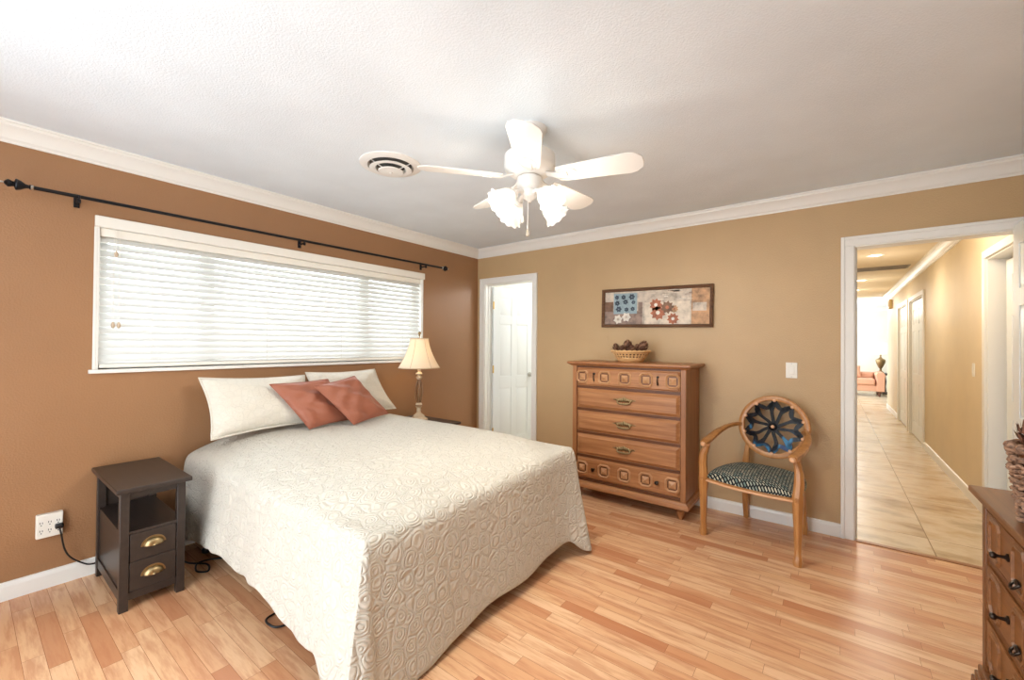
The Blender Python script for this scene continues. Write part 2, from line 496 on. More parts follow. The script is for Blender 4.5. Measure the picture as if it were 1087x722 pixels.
# crown moulding
CROWN = [(0, 0), (0, -.098), (.008, -.098), (.010, -.088), (.022, -.078), (.030, -.058), (.048, -.036), (.066, -.024), (.070, -.012), (.080, -.010), (.080, 0)]
def crown(name, p, q, nrm, mi0=0, mi1=0, mat='trim', z=H):
    b = MB(); p = Vector(p); q = Vector(q); n = Vector(nrm); d = (q - p).normalized(); vs = []; k = len(CROWN)
    for e, mi in ((p, mi0), (q, mi1)):
        for a, h in CROWN: vs.append(e + n * a + d * a * mi + Vector((0, 0, z + h)))
    b.add(vs, [(i, (i + 1) % k, k + (i + 1) % k, k + i) for i in range(k)] + [tuple(range(k)), tuple(range(2 * k - 1, k - 1, -1))])
    return struct(b.build(name, M[mat], smooth=25))
crown('trim_1', (0, YB, 0), (0, 0, 0), (1, 0, 0), 0, -1)
crown('trim_2', (0, 0, 0), (XR, 0, 0), (0, -1, 0), 1, -1)
crown('trim_3', (XR, 0, 0), (XR, YB, 0), (-1, 0, 0), 1, 0)

# door casings
def casing(name, x0, x1, h, wl, wr, wt, y=0, sgn=-1, jamb=WT):
    """stepped casing around an opening in the back wall, plus the jamb lining"""
    b = MB()
    def piece(a0, a1, c0, c1, side):
        b.box((a0, y, c0), (a1, y + sgn * .013, c1))
    o = .012
    # outer band thicker, inner band thinner
    for xa, xb in ((x0 - wl, x0 + .006), (x1 - .006, x1 + wr)):
        b.box((xa, y, 0), (xb, y + sgn * .013, h - .0062))
    b.box((x0 - wl, y, h - .006), (x1 + wr, y + sgn * .013, h + wt))
    b.box((x0 - wl - .001, y, 0), (x0 - wl + .02, y + sgn * .021, h + wt + .001))
    b.box((x1 + wr - .02, y, 0), (x1 + wr + .001, y + sgn * .021, h + wt + .001))
    b.box((x0 - wl + .0202, y, h + wt - .02), (x1 + wr - .0202, y + sgn * .021, h + wt + .001))
    # jamb
    b.box((x0 - .001, y - sgn * .001, 0), (x0 + .014, y - sgn * jamb, h)); b.box((x1 - .014, y - sgn * .001, 0), (x1 + .001, y - sgn * jamb, h))
    b.box((x0 + .0142, y - sgn * .001, h - .014), (x1 - .0142, y - sgn * jamb, h + .001))
    # stop
    b.box((x0 + .0142, y - sgn * .05, 0), (x0 + .024, y - sgn * .085, h - .0144)); b.box((x1 - .024, y - sgn * .05, 0), (x1 - .0142, y - sgn * .085, h - .0144))
    return struct(b.build(name, M['trim'], bevel=.002))
casing('trim_4', D1[0], D1[1], DH, .062, .058, .058)
casing('trim_5', D2[0], D2[1], DH, .066, .06, .058)
b = MB(); b.box((D2[0] + .0145, -.02, 0), (D2[1] - .0145, .02, .006)); struct(b.build('trim_6', M['threshold'], bevel=.002), 'wooden threshold strip between laminate and tile')

# six panel door leaf: hinge edge at local x=0, extends +x, faces -y / +y
def panel_door(name, w, h, loc, rz, label, knob=None, hinges=(), t=.035, hinge_mat='gold', hinge_side=1):
    root = struct_empty(name, loc, rz, label)
    b = MB()
    b.box((0, -t / 2 + .006, 0), (w, t / 2 - .006, h))
    st = .105 * w / .7; mid = .09 * w / .7
    rails = [(0, .2), (.79, .93), (1.56, 1.66), (h - .12, h)]
    for s in (-1, 1):
        ya, yb = s * (t / 2 - .0061), s * t / 2
        for xa, xb in ((0, st), (w - st, w), (w / 2 - mid / 2, w / 2 + mid / 2)):
            b.box((xa, ya, 0), (xb, yb, h))
        for za, zb in rails:
            b.box((st + .0002, ya, za), (w / 2 - mid / 2 - .0002, yb, zb)); b.box((w / 2 + mid / 2 + .0002, ya, za), (w - st - .0002, yb, zb))
        for (r0, r1) in zip(rails[:-1], rails[1:]):
            for xa, xb in ((st, w / 2 - mid / 2), (w / 2 + mid / 2, w - st)):
                g = .012
                if s < 0: b.frustum((xa + g, -t / 2 + .0005, r0[1] + g), (xb - g, -t / 2 + .0062, r1[0] - g), .018, '-y')
                else: b.frustum((xa + g, t / 2 - .0062, r0[1] + g), (xb - g, t / 2 - .0005, r1[0] - g), .018, '+y')
    b.build('leaf', M['door'], root, bevel=.0015)
    if knob:
        k = MB()
        for s in (-1, 1):
            k.lathe([(.028, 0), (.028, .006), (.012, .01), (.011, .03), (.02, .036), (.027, .048), (.026, .058), (.016, .066), (.001, .068)], 20,
                    XF((w - .06, s * t / 2, knob), (PI / 2 if s < 0 else -PI / 2, 0, 0)))
        k.build('knob', M['silver'], root)
    for z in hinges:
        k = MB(); k.lathe([(.006, 0), (.006, .09)], 10, XF((-.004, hinge_side * (t / 2 + .002), z - .045)))
        k.box((0, hinge_side * t / 2, z - .045), (.008, hinge_side * (t / 2 + .002), z + .045))
        k.build('hinge', M[hinge_mat], root)
    return root
th = math.radians(73)
panel_door('door_1', .605, 2.0, (.148, .107, .008), th, 'white six panel door standing ajar beyond the bed', .94, (.28, 1.02, 1.78), hinge_side=-1)
panel_door('door_2', .70, 2.03, (4.224, -.045, .008), math.atan2(-.5, -.012), 'white six panel bedroom door opened against the right wall', .95, (.28, 1.02, 1.78), hinge_mat='silver')

# room seen past the ajar door
b = MB(); b.box((-1.2, 1.7, 0), (1.6, 1.8, H)); b.box((-1.3, WT, 0), (-1.2, 1.8, H)); b.box((1.6, WT, 0), (1.7, 1.8, H))
struct(b.build('wall_bath', M['wall_w']), 'pale wall of the room beyond the ajar door')
b = MB(); b.box((-1.3, WT, H - .001), (1.7, 1.8, H + .1)); struct(b.build('ceiling_bath', M['ceil']))
b = MB(); b.box((-1.3, 0, -.05), (1.7, 1.8, 0)); struct(b.build('floor_bath', M['tile']))
lamp('bath_fill_light', (1.15, 1.0, 2.2), 14, (.93, .97, 1), .12)  # unseen light added to brighten the face of the ajar door

# ------------------------------------------------------------------ hall beyond the doorway
HY = 8.6; HXL = 3.30
b = MB(); b.box((1.71, 0.0001, -.05), (8.0, 13.2, 0)); struct(b.build('floor_hall', M['tile']), 'stone look tile floor of the hall')
# right wall of the hall with three door openings
OP = [(.25, 1.145), (4.0, 5.2), (5.48, 6.62)]; OH = 2.035
b = MB(); ys = [WT]
for a, c in OP:
    b.box((XR - .02, ys[-1], 0), (XR + .13, a, H)); b.box((XR - .02, a, OH), (XR + .13, c, H)); ys.append(c)
b.box((XR - .02, ys[-1], 0), (XR + .13, HY, H)); struct(b.build('wall_hall', M['wall_h']), 'cream hall wall with doors along it')
HX = XR - .02
b = MB(); b.box((HXL - .1, WT, 0), (HXL, HY, H)); struct(b.build('wall_hall_left', M['wall_h']))
b = MB(); b.box((HXL - .1, WT, H), (XR + .13, HY, H + .1)); struct(b.build('ceiling_hall', M['ceil_h']))
baseboard('baseboard_hall', (HX, OP[0][1] + .06, 0), (HX, OP[1][0] - .06, 0), (-1, 0, 0))
baseboard('baseboard_hall_far', (HX, OP[2][1] + .06, 0), (HX, HY, 0), (-1, 0, 0))
crown('trim_7', (HX, WT, 0), (HX, HY, 0), (-1, 0, 0))
def hall_casing(name, a, c, w=.06, dep=.12):
    b = MB(); x = HX
    for ya, yb in ((a - w, a), (c, c + w)): b.box((x - .018, ya, 0), (x, yb, OH))
    b.box((x - .018, a - w, OH + .0002), (x, c + w, OH + w))
    b.box((x - .001, a, 0), (x + dep, a + .014, OH)); b.box((x - .001, c - .014, 0), (x + dep, c, OH)); b.box((x - .001, a + .0142, OH - .014), (x + dep, c - .0142, OH))
    return struct(b.build(name, M['trim'], bevel=.002))
hall_casing('trim_8', *OP[0]); hall_casing('trim_9', *OP[1]); hall_casing('trim_10', *OP[2])
panel_door('door_3', OP[0][1] - OP[0][0] - .105, 1.985, (HX + .1, OP[0][0] + .018, .01), PI / 2, 'cream panelled hall door set deep in its frame')
panel_door('door_4', OP[1][1] - OP[1][0] - .036, 2.0, (HX + .03, OP[1][0] + .018, .01), PI / 2, 'white hall door with three hinges', hinges=(.35, 1.05, 1.75), hinge_mat='pewter', hinge_side=1)
panel_door('door_5', OP[2][1] - OP[2][0] - .036, 2.0, (HX + .03, OP[2][0] + .018, .01), PI / 2, 'white hall door furthest down the hall')
b = MB(); b.box((XR + .14, 0, 0), (XR + .2, HY - .01, H)); struct(b.build('wall_closets', M['wall_w']))
# living room at the end
b = MB(); b.box((1.0, 13.0, 0), (8.0, 13.1, 2.6)); b.box((XR + .13, HY, 0), (8.0, HY + .1, 2.6)); b.box((8.0, HY, 0), (8.1, 13.1, 2.6)); struct(b.build('wall_living', M['wall_w']))
b = MB(); b.box((1.0, HY + .0001, 2.5), (8.1, 13.1, 2.6)); struct(b.build('ceiling_living', M['ceil']))
crown('trim_11', (8, 13.0, 0), (1.0, 13.0, 0), (0, -1, 0), z=2.5)
lamp('living_room_fill_light', (3.6, 10.6, 2.3), 20, (1, .97, .92), .2)  # unseen source added to light the living room

def recessed(x, y, label):
    t = thing('recessed_ceiling_light', label, 'ceiling light', (x, y, H), 0, 'recessed lights along the hall ceiling')
    b = MB(); b.lathe([(.058, -.001), (.062, -.006), (.085, -.006), (.09, -.001)], 28, cap=False); b.build('trim_ring', M['trim'], t)
    b = MB(); b.lathe([(.058, -.004), (.001, -.004)], 28, cap=False); b.build('lens', M['can'], t)
    lamp('recessed_bulb', (0, 0, -.02), CAN_W, (1, .91, .78), .06, t, 'SPOT', spot=2.95)
    lamp('recessed_fill', (0, 0, -.4), CAN_W * .11, (1, .91, .78), .2, t)  # added fill hanging in mid-air to brighten the hall ceiling
recessed(3.785, 2.955, 'lit recessed light in the hall ceiling, nearest the bedroom doorway')
recessed(3.755, 5.346, 'lit recessed light in the hall ceiling, just beyond the vent grille')
recessed(3.735, 6.88, 'lit recessed light in the hall ceiling, furthest down the hall')
lamp('hall_fill_near_door', (3.75, .9, 2.3), CAN_W * .5, (1, .91, .78), .08)  # invented out-of-view light for the near end of the hall
# return vent
t = thing('ceiling_vent', 'long grey return air grille in the hall ceiling', 'vent', (3.85, 4.1, H))
b = MB(); b.box((-.36, -.15, -.006), (.36, -.125, 0)); b.box((-.36, .125, -.006), (.36, .15, 0)); b.box((-.36, -.1248, -.006), (-.335, .1248, 0)); b.box((.335, -.1248, -.006), (.36, .1248, 0)); b.build('vent_frame', M['vent'], t)
b = MB()
for i in range(11):
    y = -.113 + i * .0226; b.box((-.334, y - .001, -.016), (.334, y + .002, -.002), XF((0, 0, 0)))
b.build('louver', M['vent'], t)
b = MB(); b.box((-.334, -.124, -.0012), (.334, .124, -.0002)); b.build('duct_opening', M['dark'], t)
# hall switch and chime
t = thing('light_switch', 'white light switch on the cream hall wall', 'switch', (HX, 1.53, 1.14))
b = MB(); b.box((-.006, -.036, -.058), (0, .036, .058)); b.build('plate', M['ivory'], t, bevel=.003)
b = MB(); b.box((-.011, -.016, -.033), (-.006, .016, .033)); b.build('rocker', M['ivory'], t, bevel=.002)
t = thing('door_chime', 'beige chime box high on the hall wall', 'chime', (HX, 7.75, 2.2))
b = MB(); b.box((-.05, -.14, -.09), (0, .14, .09)); b.build('chime_cover', plain('chime beige', (214, 186, 128), .6), t, bevel=.008)
b = MB()
for i in range(5): b.box((-.052, -.1 + i * .045, -.05), (-.0495, -.08 + i * .045, .05))
b.build('grille', M['wicker'], t)
# sofa
t = thing('sofa', 'peach upholstered sofa with turned wooden feet at the hall end', 'sofa', (3.40, 11.45, 0))
b = MB(); b.box((-1.0, -.42, .14), (.98, .38, .3)); b.build('sofa_base', M['sofa'], t, bevel=.02)
for sx in (-1, 1):
    b = MB(); pr = [(-.08, .14), (.08, .14), (.085, .5), (.1, .58), (.06, .645), (-.06, .645), (-.1, .58), (-.085, .5)]
    b.sweep([(sx * 1.0, -.44, 0), (sx * 1.0, .4, 0)], [(a, z) for a, z in pr]); b.build('arm', M['sofa'], t, bevel=.012)
for i in range(2):
    b = MB(); b.box((-.9 + i * .9, -.45, .3), (-.01 + i * .9, .12, .47)); b.build('seat_cushion', M['sofa'], t, bevel=.04)
    b = MB(); b.box((-.9 + i * .9, .13, .43), (-.01 + i * .9, .3, .63)); b.build('back_cushion', M['sofa'], t, bevel=.06)
b = MB(); b.box((-1.0, .28, .2), (1.0, .42, .62)); b.build('sofa_back', M['sofa'], t, bevel=.04)
for sx in (-1, 1):
    for sy in (-.36, .32):
        b = MB(); b.lathe([(.018, 0), (.03, .03), (.022, .06), (.045, .1), (.05, .14)], 14, XF((sx * .98, sy, 0))); b.build('foot', M['oakdark'], t)
# living room lamp and table
t = thing('end_table', 'dark end table behind the peach sofa', 'table', (4.55, 12.15, 0))
b = MB(); b.lathe([(.26, .555), (.27, .565), (.27, .585), (.26, .59)], 28); b.build('tabletop', M['espresso'], t)
b = MB(); b.lathe([(.16, 0), (.17, .02), (.05, .05), (.035, .2), (.05, .35), (.03, .5), (.1, .555)], 18); b.build('pedestal', M['espresso'], t)
t = thing('urn_lamp', 'bronze urn lamp with white shade glowing at the hall end', 'lamp', (4.47, 12.1, .59))
b = MB(); b.lathe([(.07, 0), (.075, .02), (.03, .06), (.025, .12), (.05, .16), (.1, .28), (.11, .34), (.1, .38), (.035, .42), (.02, .46), (.02, .52)], 20); b.build('urn_body', M['brassdark'], t)
b = MB(); b.lathe([(.24, .53), (.13, .86)], 24, cap=False); b.build('lamp_shade', translucent('white lit shade', (250, 246, 236), .4, .8, .35, (255, 248, 236)), t, solid=.002)

# ------------------------------------------------------------------ window and blind
win = struct_empty('window_1', (0, 0, 0), 0, 'wide window with white sill above the bed')
y0, y1, z0, z1 = WIN
b = MB()
b.box((-.148, y0 - .001, z0), (.006, y0 + .012, z1)); b.box((-.148, y1 - .012, z0), (.006, y1 + .001, z1)); b.box((-.148, y0, z1 - .012), (.004, y1, z1 + .001))
b.box((0, y0 - .012, z0), (.008, y0 + .002, z1 - .012)); b.box((0, y1 - .002, z0), (.008, y1 + .012, z1 - .012))
b.build('casing', M['trim'], win, bevel=.002)
b = MB(); b.box((-.148, y0 - .0005, z0 - .022), (0, y1 + .0005, z0)); b.box((0, y0 - .028, z0 - .022), (.028, y1 + .035, z0)); b.build('sill', M['trim'], win, bevel=.003)
b = MB()
for ya, yb in ((y0 + .013, y0 + .06), (-2.745, -2.66), (-1.52, -1.42), (y1 - .06, y1 - .013)): b.box((-.13, ya, z0), (-.09, yb, z1 - .013))
b.box((-.13, y0 + .06, z0), (-.09, y1 - .06, z0 + .04)); b.box((-.13, y0 + .06, z1 - .05), (-.09, y1 - .06, z1 - .013))
b.build('sash', M['trim'], win, bevel=.002)
b = MB(); b.box((-.112, y0 + .05, z0 + .03), (-.108, y1 - .05, z1 - .04)); b.build('pane', M['glass'], win)

bl = thing('window_blind', 'white horizontal slat blind lowered over the wide window', 'blind', (0, 0, 0))
b = MB(); b.box((.0005, y0 - .011, z1 - .0115), (.022, y1 + .02, z1 + .05)); b.box((-.06, y0 + .014, z1 - .06), (-.006, y1 - .014, z1 - .013)); b.build('valance', M['blind'], bl, bevel=.003)
NS = 18; zt = z1 - .075; zb = z0 + .064
for i in range(NS):
    z = zt + (zb - zt) * i / (NS - 1)
    b = MB(); a = math.radians(48); hw = .0265
    prof = [(-hw, 0), (-hw * .5, .0022), (0, .003), (hw * .5, .0022), (hw, 0), (hw, -.002), (hw * .5, .0002), (0, .001), (-hw * .5, .0002), (-hw, -.002)]
    b.add([(-.026 + p * math.cos(a) + q * math.sin(a), yy, z - p * math.sin(a) + q * math.cos(a)) for yy in (y0 + .018, y1 - .018) for p, q in prof],
          [(k, (k + 1) % 10, 10 + (k + 1) % 10, 10 + k) for k in range(10)] + [tuple(range(10)), tuple(range(19, 9, -1))])
    b.build('slat', M['slat'], bl, smooth=60)
for i in range(2):
    b = MB(); b.box((-.05, y0 + .018, z0 + .0315 + i * .004), (.0, y1 - .018, z0 + .0345 + i * .004)); b.build('slat', M['slat'], bl)
b = MB(); b.box((-.05, y0 + .016, z0 + .008), (.0, y1 - .016, z0 + .03)); b.build('bottom_rail', M['blind'], bl, bevel=.003)
b = MB()
for yy in (-3.02, -2.35, -1.75, -1.1):
    b = MB()
    for xx in (-.0555, +.0035): b.tube([(xx, yy, z0 + .02), (xx, yy, z1 - .06)], .0011, 5)
    b.tube([(-.0555, yy, z0 + .02), (+.0035, yy, z0 + .02)], .0011, 5)
    b.build('ladder_cord', M['blind'], bl)
for yy, z in ((-3.19, 1.84), (-3.2, 1.42), (-3.175, 1.42)):
    b = MB(); b.tube([(.008, yy, z + .02), (.006, yy, z1 - .012)], .0013, 5); b.build('pull_cord', M['blind'], bl)
    b = MB(); b.lathe([(.003, .022), (.008, .012), (.01, 0), (.007, -.012), (.002, -.016)], 12, XF((.009, yy, z))); b.build('tassel', plain('beige tassel', (196, 176, 152), .5) if yy == -3.19 else bpy.data.materials['beige tassel'], bl)

# ------------------------------------------------------------------ curtain rod
rod = thing('curtain_rod', 'thin black curtain rod with turned finials above the window', 'curtain rod', (.085, 0, 2.118))
dz = .012
def rp(y): return (0, y, (y + 3.5) / 2.9 * dz)
b = MB(); b.tube([rp(-3.53), rp(-.655)], .0098, 12); b.build('rod', M['iron'], rod)
for y, s in ((-3.53, -1), (-.655, 1)):
    FS = .66 if s < 0 else .5
    b = MB(); b.lathe([(.012, 0), (.014, .006), (.009, .012), (.012, .03), (.026, .055), (.032, .075), (.03, .082), (.014, .088), (.016, .1), (.02, .106), (.022, .12), (.012, .132), (.006, .138)], 18,
                      XF(rp(y), (-s * PI / 2, 0, 0), (.9, .9, FS)))
    f = b.build('finial', M['iron'], rod)
    b = MB(); b.lathe([(.0105, -.008), (.0135, -.006), (.0135, .002), (.0105, .004)], 14, XF(rp(y), (-s * PI / 2, 0, 0))); b.build('collar', M['silver'], f)
    b = MB(); b.sphere((0, y + s * (.138 * FS + .008), rp(y)[2]), (.005, .012, .005), 10); b.build('finial_tip', M['silver'], f)
for y in (-3.357, -2.119, -.881):
    z = rp(y)[2]
    b = MB(); b.box((-.085, y - .012, z - .045), (-.079, y + .012, z + .03)); b.box((-.079, y - .005, z - .024), (.004, y + .005, z - .014))
    b.tube([(-.012, y, z + .004), (-.011, y, z - .008), (0, y, z - .0125), (.011, y, z - .008), (.013, y, z + .006)], .0042, 8, up=(0, 1, 0)); b.box((-.007, y - .007, z - .034), (.006, y + .007, z - .0135))
    b.build('bracket', M['iron'], rod, bevel=.001)

# ------------------------------------------------------------------ bed
bed = thing('bed', 'bed under the cream quilted spread beside the window wall', 'bed', (0, 0, 0))
b = MB(); b.box((.06, -2.81, .4), (1.97, -1.32, .59)); b.build('mattress', M['matt'], bed, bevel=.05)
b = MB(); b.box((.06, -2.8, .22), (1.96, -1.33, .395)); b.build('box_spring', M['matt'], bed, bevel=.02)
b = MB(); b.box((.06, -2.79, .18), (1.93, -2.76, .219)); b.box((.06, -1.37, .18), (1.93, -1.34, .219)); b.box((.06, -2.09, .18), (1.93, -2.05, .219))
for x in (.2, 1.8): b.box((x, -2.7598, .18), (x + .03, -2.0902, .215)); b.box((x, -2.0498, .18), (x + .03, -1.3702, .215))
b.build('bed_frame', M['black'], bed)
for x in (.215, 1.815):
    for y in (-2.775, -2.07, -1.355):
        b = MB(); b.lathe([(.03, 0), (.03, .02), (.016, .03), (.016, .18)], 12, XF((x, y, 0))); b.build('leg', M['black'], bed)

# bedspread
BX0, BX1, BY0, BY1 = .03, 2.0, -2.825, -1.30
ZT, ZE = .692, .605
def interp(tab, x):
    if x <= tab[0][0]: return tab[0][1]
    for (a, p), (c, q) in zip(tab[:-1], tab[1:]):
        if x <= c:
            u = (x - a) / (c - a); u = u * u * (3 - 2 * u)
            return p + (q - p) * u
    return tab[-1][1]
def edge_z(y): return ZE + .055 * max(0, (y - BY0) / (BY1 - BY0)) ** 1.5
def top_z(x, y):
    def fall(d, r, k): return k * max(0, 1 - d / r) ** 2.2
    e = edge_z(y)
    zt_ = ZT + .04 * (y - BY0) / (BY1 - BY0)
    z = zt_ - fall(BX1 - x, .5, zt_ - e) - fall(y - BY0, .42, zt_ - e) - fall(BY1 - y, .3, zt_ - e)
    z = max(z, e) if min(BX1 - x, y - BY0, BY1 - y) > 1e-6 else e
    return z + .004 * math.sin(5 * x + 3 * y) * min(1, min(BX1 - x, y - BY0, BY1 - y) / .2)
NXg, NYg = 44, 34
b = MB()
b.grid(lambda u, v: (BX0 + (BX1 - BX0) * u, BY0 + (BY1 - BY0) * v, top_z(BX0 + (BX1 - BX0) * u, BY0 + (BY1 - BY0) * v)), NXg, NYg)
per = []   # (edge point, outward, hem z, flare, wave)
hem_n = [(.0, .16), (.3, .135), (.55, .17), (.75, .2), (1.0, .175), (1.25, .19), (1.4, .17), (1.52, .11), (1.7, .115), (1.8, .15), (1.88, .1), (1.95, .02)]
hem_f = [(-2.85, .012), (-2.6, .012), (-2.4, .04), (-2.15, .075), (-1.9, .065), (-1.65, .1), (-1.44, .115), (-1.38, .06), (-1.33, .018)]
for i in range(NXg + 1):
    x = BX0 + (BX1 - BX0) * i / NXg
    wob = .010 * math.sin(x * 11) + .006 * math.sin(x * 27 + 1)
    per.append(((x, BY0), (0, -1), interp(hem_n, x) + .006 * math.sin(x * 42), .075 + .03 * max(0, (x - 1.6) / .4), wob))
for i in range(1, 12):
    a = i / 12; ang = -PI / 2 + a * PI / 2
    per.append(((BX1, BY0), (math.cos(ang), math.sin(ang)), .012, .105 + .06 * math.sin(a * PI) * (1 - .5 * a) - .02 * a + .045 * math.exp(-((a - .3) / .09) ** 2), .0))
for i in range(NYg + 1):
    y = BY0 + (BY1 - BY0) * i / NYg
    per.append(((BX1, y), (1, 0), interp(hem_f, y), .08 - .02 * math.sin(PI * i / NYg) + .075 * max(0, 1 - (BY1 - y) / .16) ** 1.2, .006 * math.sin(y * 9)))
for i in range(1, 12):
    a = i / 12; ang = a * PI / 2
    per.append(((BX1, BY1), (math.cos(ang), math.sin(ang)), .014 + .09 * a * a, .155 - .08 * a, .0))
for i in range(NXg + 1):
    x = BX1 - (BX1 - BX0) * i / NXg
    per.append(((x, BY1), (0, 1), .12 + .03 * math.sin(x * 5), .07, .01 * math.sin(x * 11)))
NTs = 16
rows = []
for k in range(NTs + 1):
    t_ = k / NTs; row = []
    for (ex, ey), (ox, oy), hz, fl, wv in per:
        rd = .022 * math.sin(min(1, t_ / .12) * PI / 2)
        out = rd + (fl - .022) * t_ ** 1.15 + wv * t_
        drop = (ZE - hz)
        tz = t_ - .06 * math.sin(min(1, t_ / .25) * PI) * .35 * (1 - t_)
        row.append((ex + ox * out, ey + oy * out, edge_z(ey) - (edge_z(ey) - hz) * tz))
    rows.append(row)
n = len(per); vs = [p for r in rows for p in r]
b.add(vs, [(k * n + i, k * n + i + 1, (k + 1) * n + i + 1, (k + 1) * n + i) for k in range(NTs) for i in range(n - 1)])
sp = b.build('bedspread', M['quilt'], None, weld=True, smooth=60, solid=.006)
tag(sp, 'cream quilted bedspread with embossed scrolls draped over the bed', 'bedspread')
sub = sp.modifiers.new('sub', 'SUBSURF'); sub.levels = 1; sub.render_levels = 1

def pillow_mesh(c, thick, N=26, pinch=.05, power=.42, wr=0, seed=0, ear=0):
    """c: corners bl, br, tr, tl; inflated between two faces"""
    bl_, br_, tr_, tl_ = [Vector(p) for p in c]
    nrm = (br_ - bl_).cross(tl_ - bl_).normalized()
    rnd = random.Random(seed); ph = [rnd.uniform(0, 6.28) for _ in range(6)]
    b = MB()
    for s in (1, -1):
        def fn(u, v):
            uu = 2 * u - 1; vv = 2 * v - 1
            # edges drawn in between corners
            pu = uu * (1 - pinch * (1 - vv * vv)); pv = vv * (1 - pinch * (1 - uu * uu))
            a, d = (pu + 1) / 2, (pv + 1) / 2
            p = bl_.lerp(br_, a).lerp(tl_.lerp(tr_, a), d)
            h = max(0, (1 - uu ** 4) * (1 - vv ** 4)) ** power * (.55 + .45 * (1 - max(abs(uu), abs(vv)) ** 2))
            wv = 0
            if wr:
                q = max(0, 1 - max(abs(uu), abs(vv)) ** 6)
                wv = wr * q * (math.sin(5 * uu + 3 * vv + ph[0]) + .7 * math.sin(8 * uu - 6 * vv + ph[1] + 2 * math.sin(3 * vv + ph[2])) + .5 * math.sin(13 * vv + 5 * uu + ph[3]))
            return p + nrm * (s * thick / 2 * h + (wv if s > 0 else 0))
        b.grid(fn, N, N)
    return b, nrm
def edge_loop(c, pinch, N=16):
    bl_, br_, tr_, tl_ = [Vector(p) for p in c]; pts = []
    for (e0, e1) in ((0, 0), (1, 0), (2, 0), (3, 0)):
        for i in range(N):
            q = 2 * i / N - 1
            uu, vv = {0: (q, -1), 1: (1, q), 2: (-q, 1), 3: (-1, -q)}[e0]
            pu = uu * (1 - pinch * (1 - vv * vv)); pv = vv * (1 - pinch * (1 - uu * uu))
            a, d = (pu + 1) / 2, (pv + 1) / 2
            pts.append(bl_.lerp(br_, a).lerp(tl_.lerp(tr_, a), d))
    return pts
def pillow(name, label, cat, c, thick, mat, group, pinch=.05, wr=0, seed=0, piping=None):
    b, nrm = pillow_mesh(c, thick, pinch=pinch, wr=wr, seed=seed)
    o = b.build(name, mat, None, weld=True, smooth=70)
    tag(o, label, cat, group)
    if piping:
        k = MB(); k.tube(edge_loop(c, pinch), piping, 7, True, up=nrm); k.build('piping', mat, o)
    return o
pillow('pillow', 'cream quilted pillow against the wall, nearer the dark nightstand', 'pillow',
       [(.30, -2.79, .72), (.30, -2.12, .742), (.13, -2.13, 1.075), (.13, -2.81, 1.095)], .17, M['sham'], 'cream quilted pillows at the head of the bed', .085, .004, 1, .007)
pillow('pillow', 'cream quilted pillow against the wall, nearer the lit lamp', 'pillow',
       [(.27, -2.10, .745), (.27, -1.38, .75), (.12, -1.50, 1.095), (.12, -2.115, 1.095)], .17, M['sham'], 'cream quilted pillows at the head of the bed', .085, .004, 2, .007)
pillow('cushion', 'rust satin cushion on the left, tucked behind its neighbour', 'cushion',
       [(.44, -2.245, .722), (.42, -1.93, .742), (.29, -2.03, 1.05), (.29, -2.45, 1.04)], .10, M['rust'], 'rust satin throw cushions', .045, .006, 3, .004)
pillow('cushion', 'rust satin cushion on the right, tilted and overlapping the other', 'cushion',
       [(.56, -1.975, .728), (.47, -1.60, .752), (.33, -1.83, 1.065), (.43, -2.21, 1.02)], .10, M['rust'], 'rust satin throw cushions', .045, .008, 4, .004)

pillow('cushion', 'small peach cushion propped on the peach sofa', 'cushion', [(3.66, 11.42, .475), (4.02, 11.42, .475), (4.0, 11.55, .8), (3.66, 11.55, .8)], .12, M['sofa'], None)
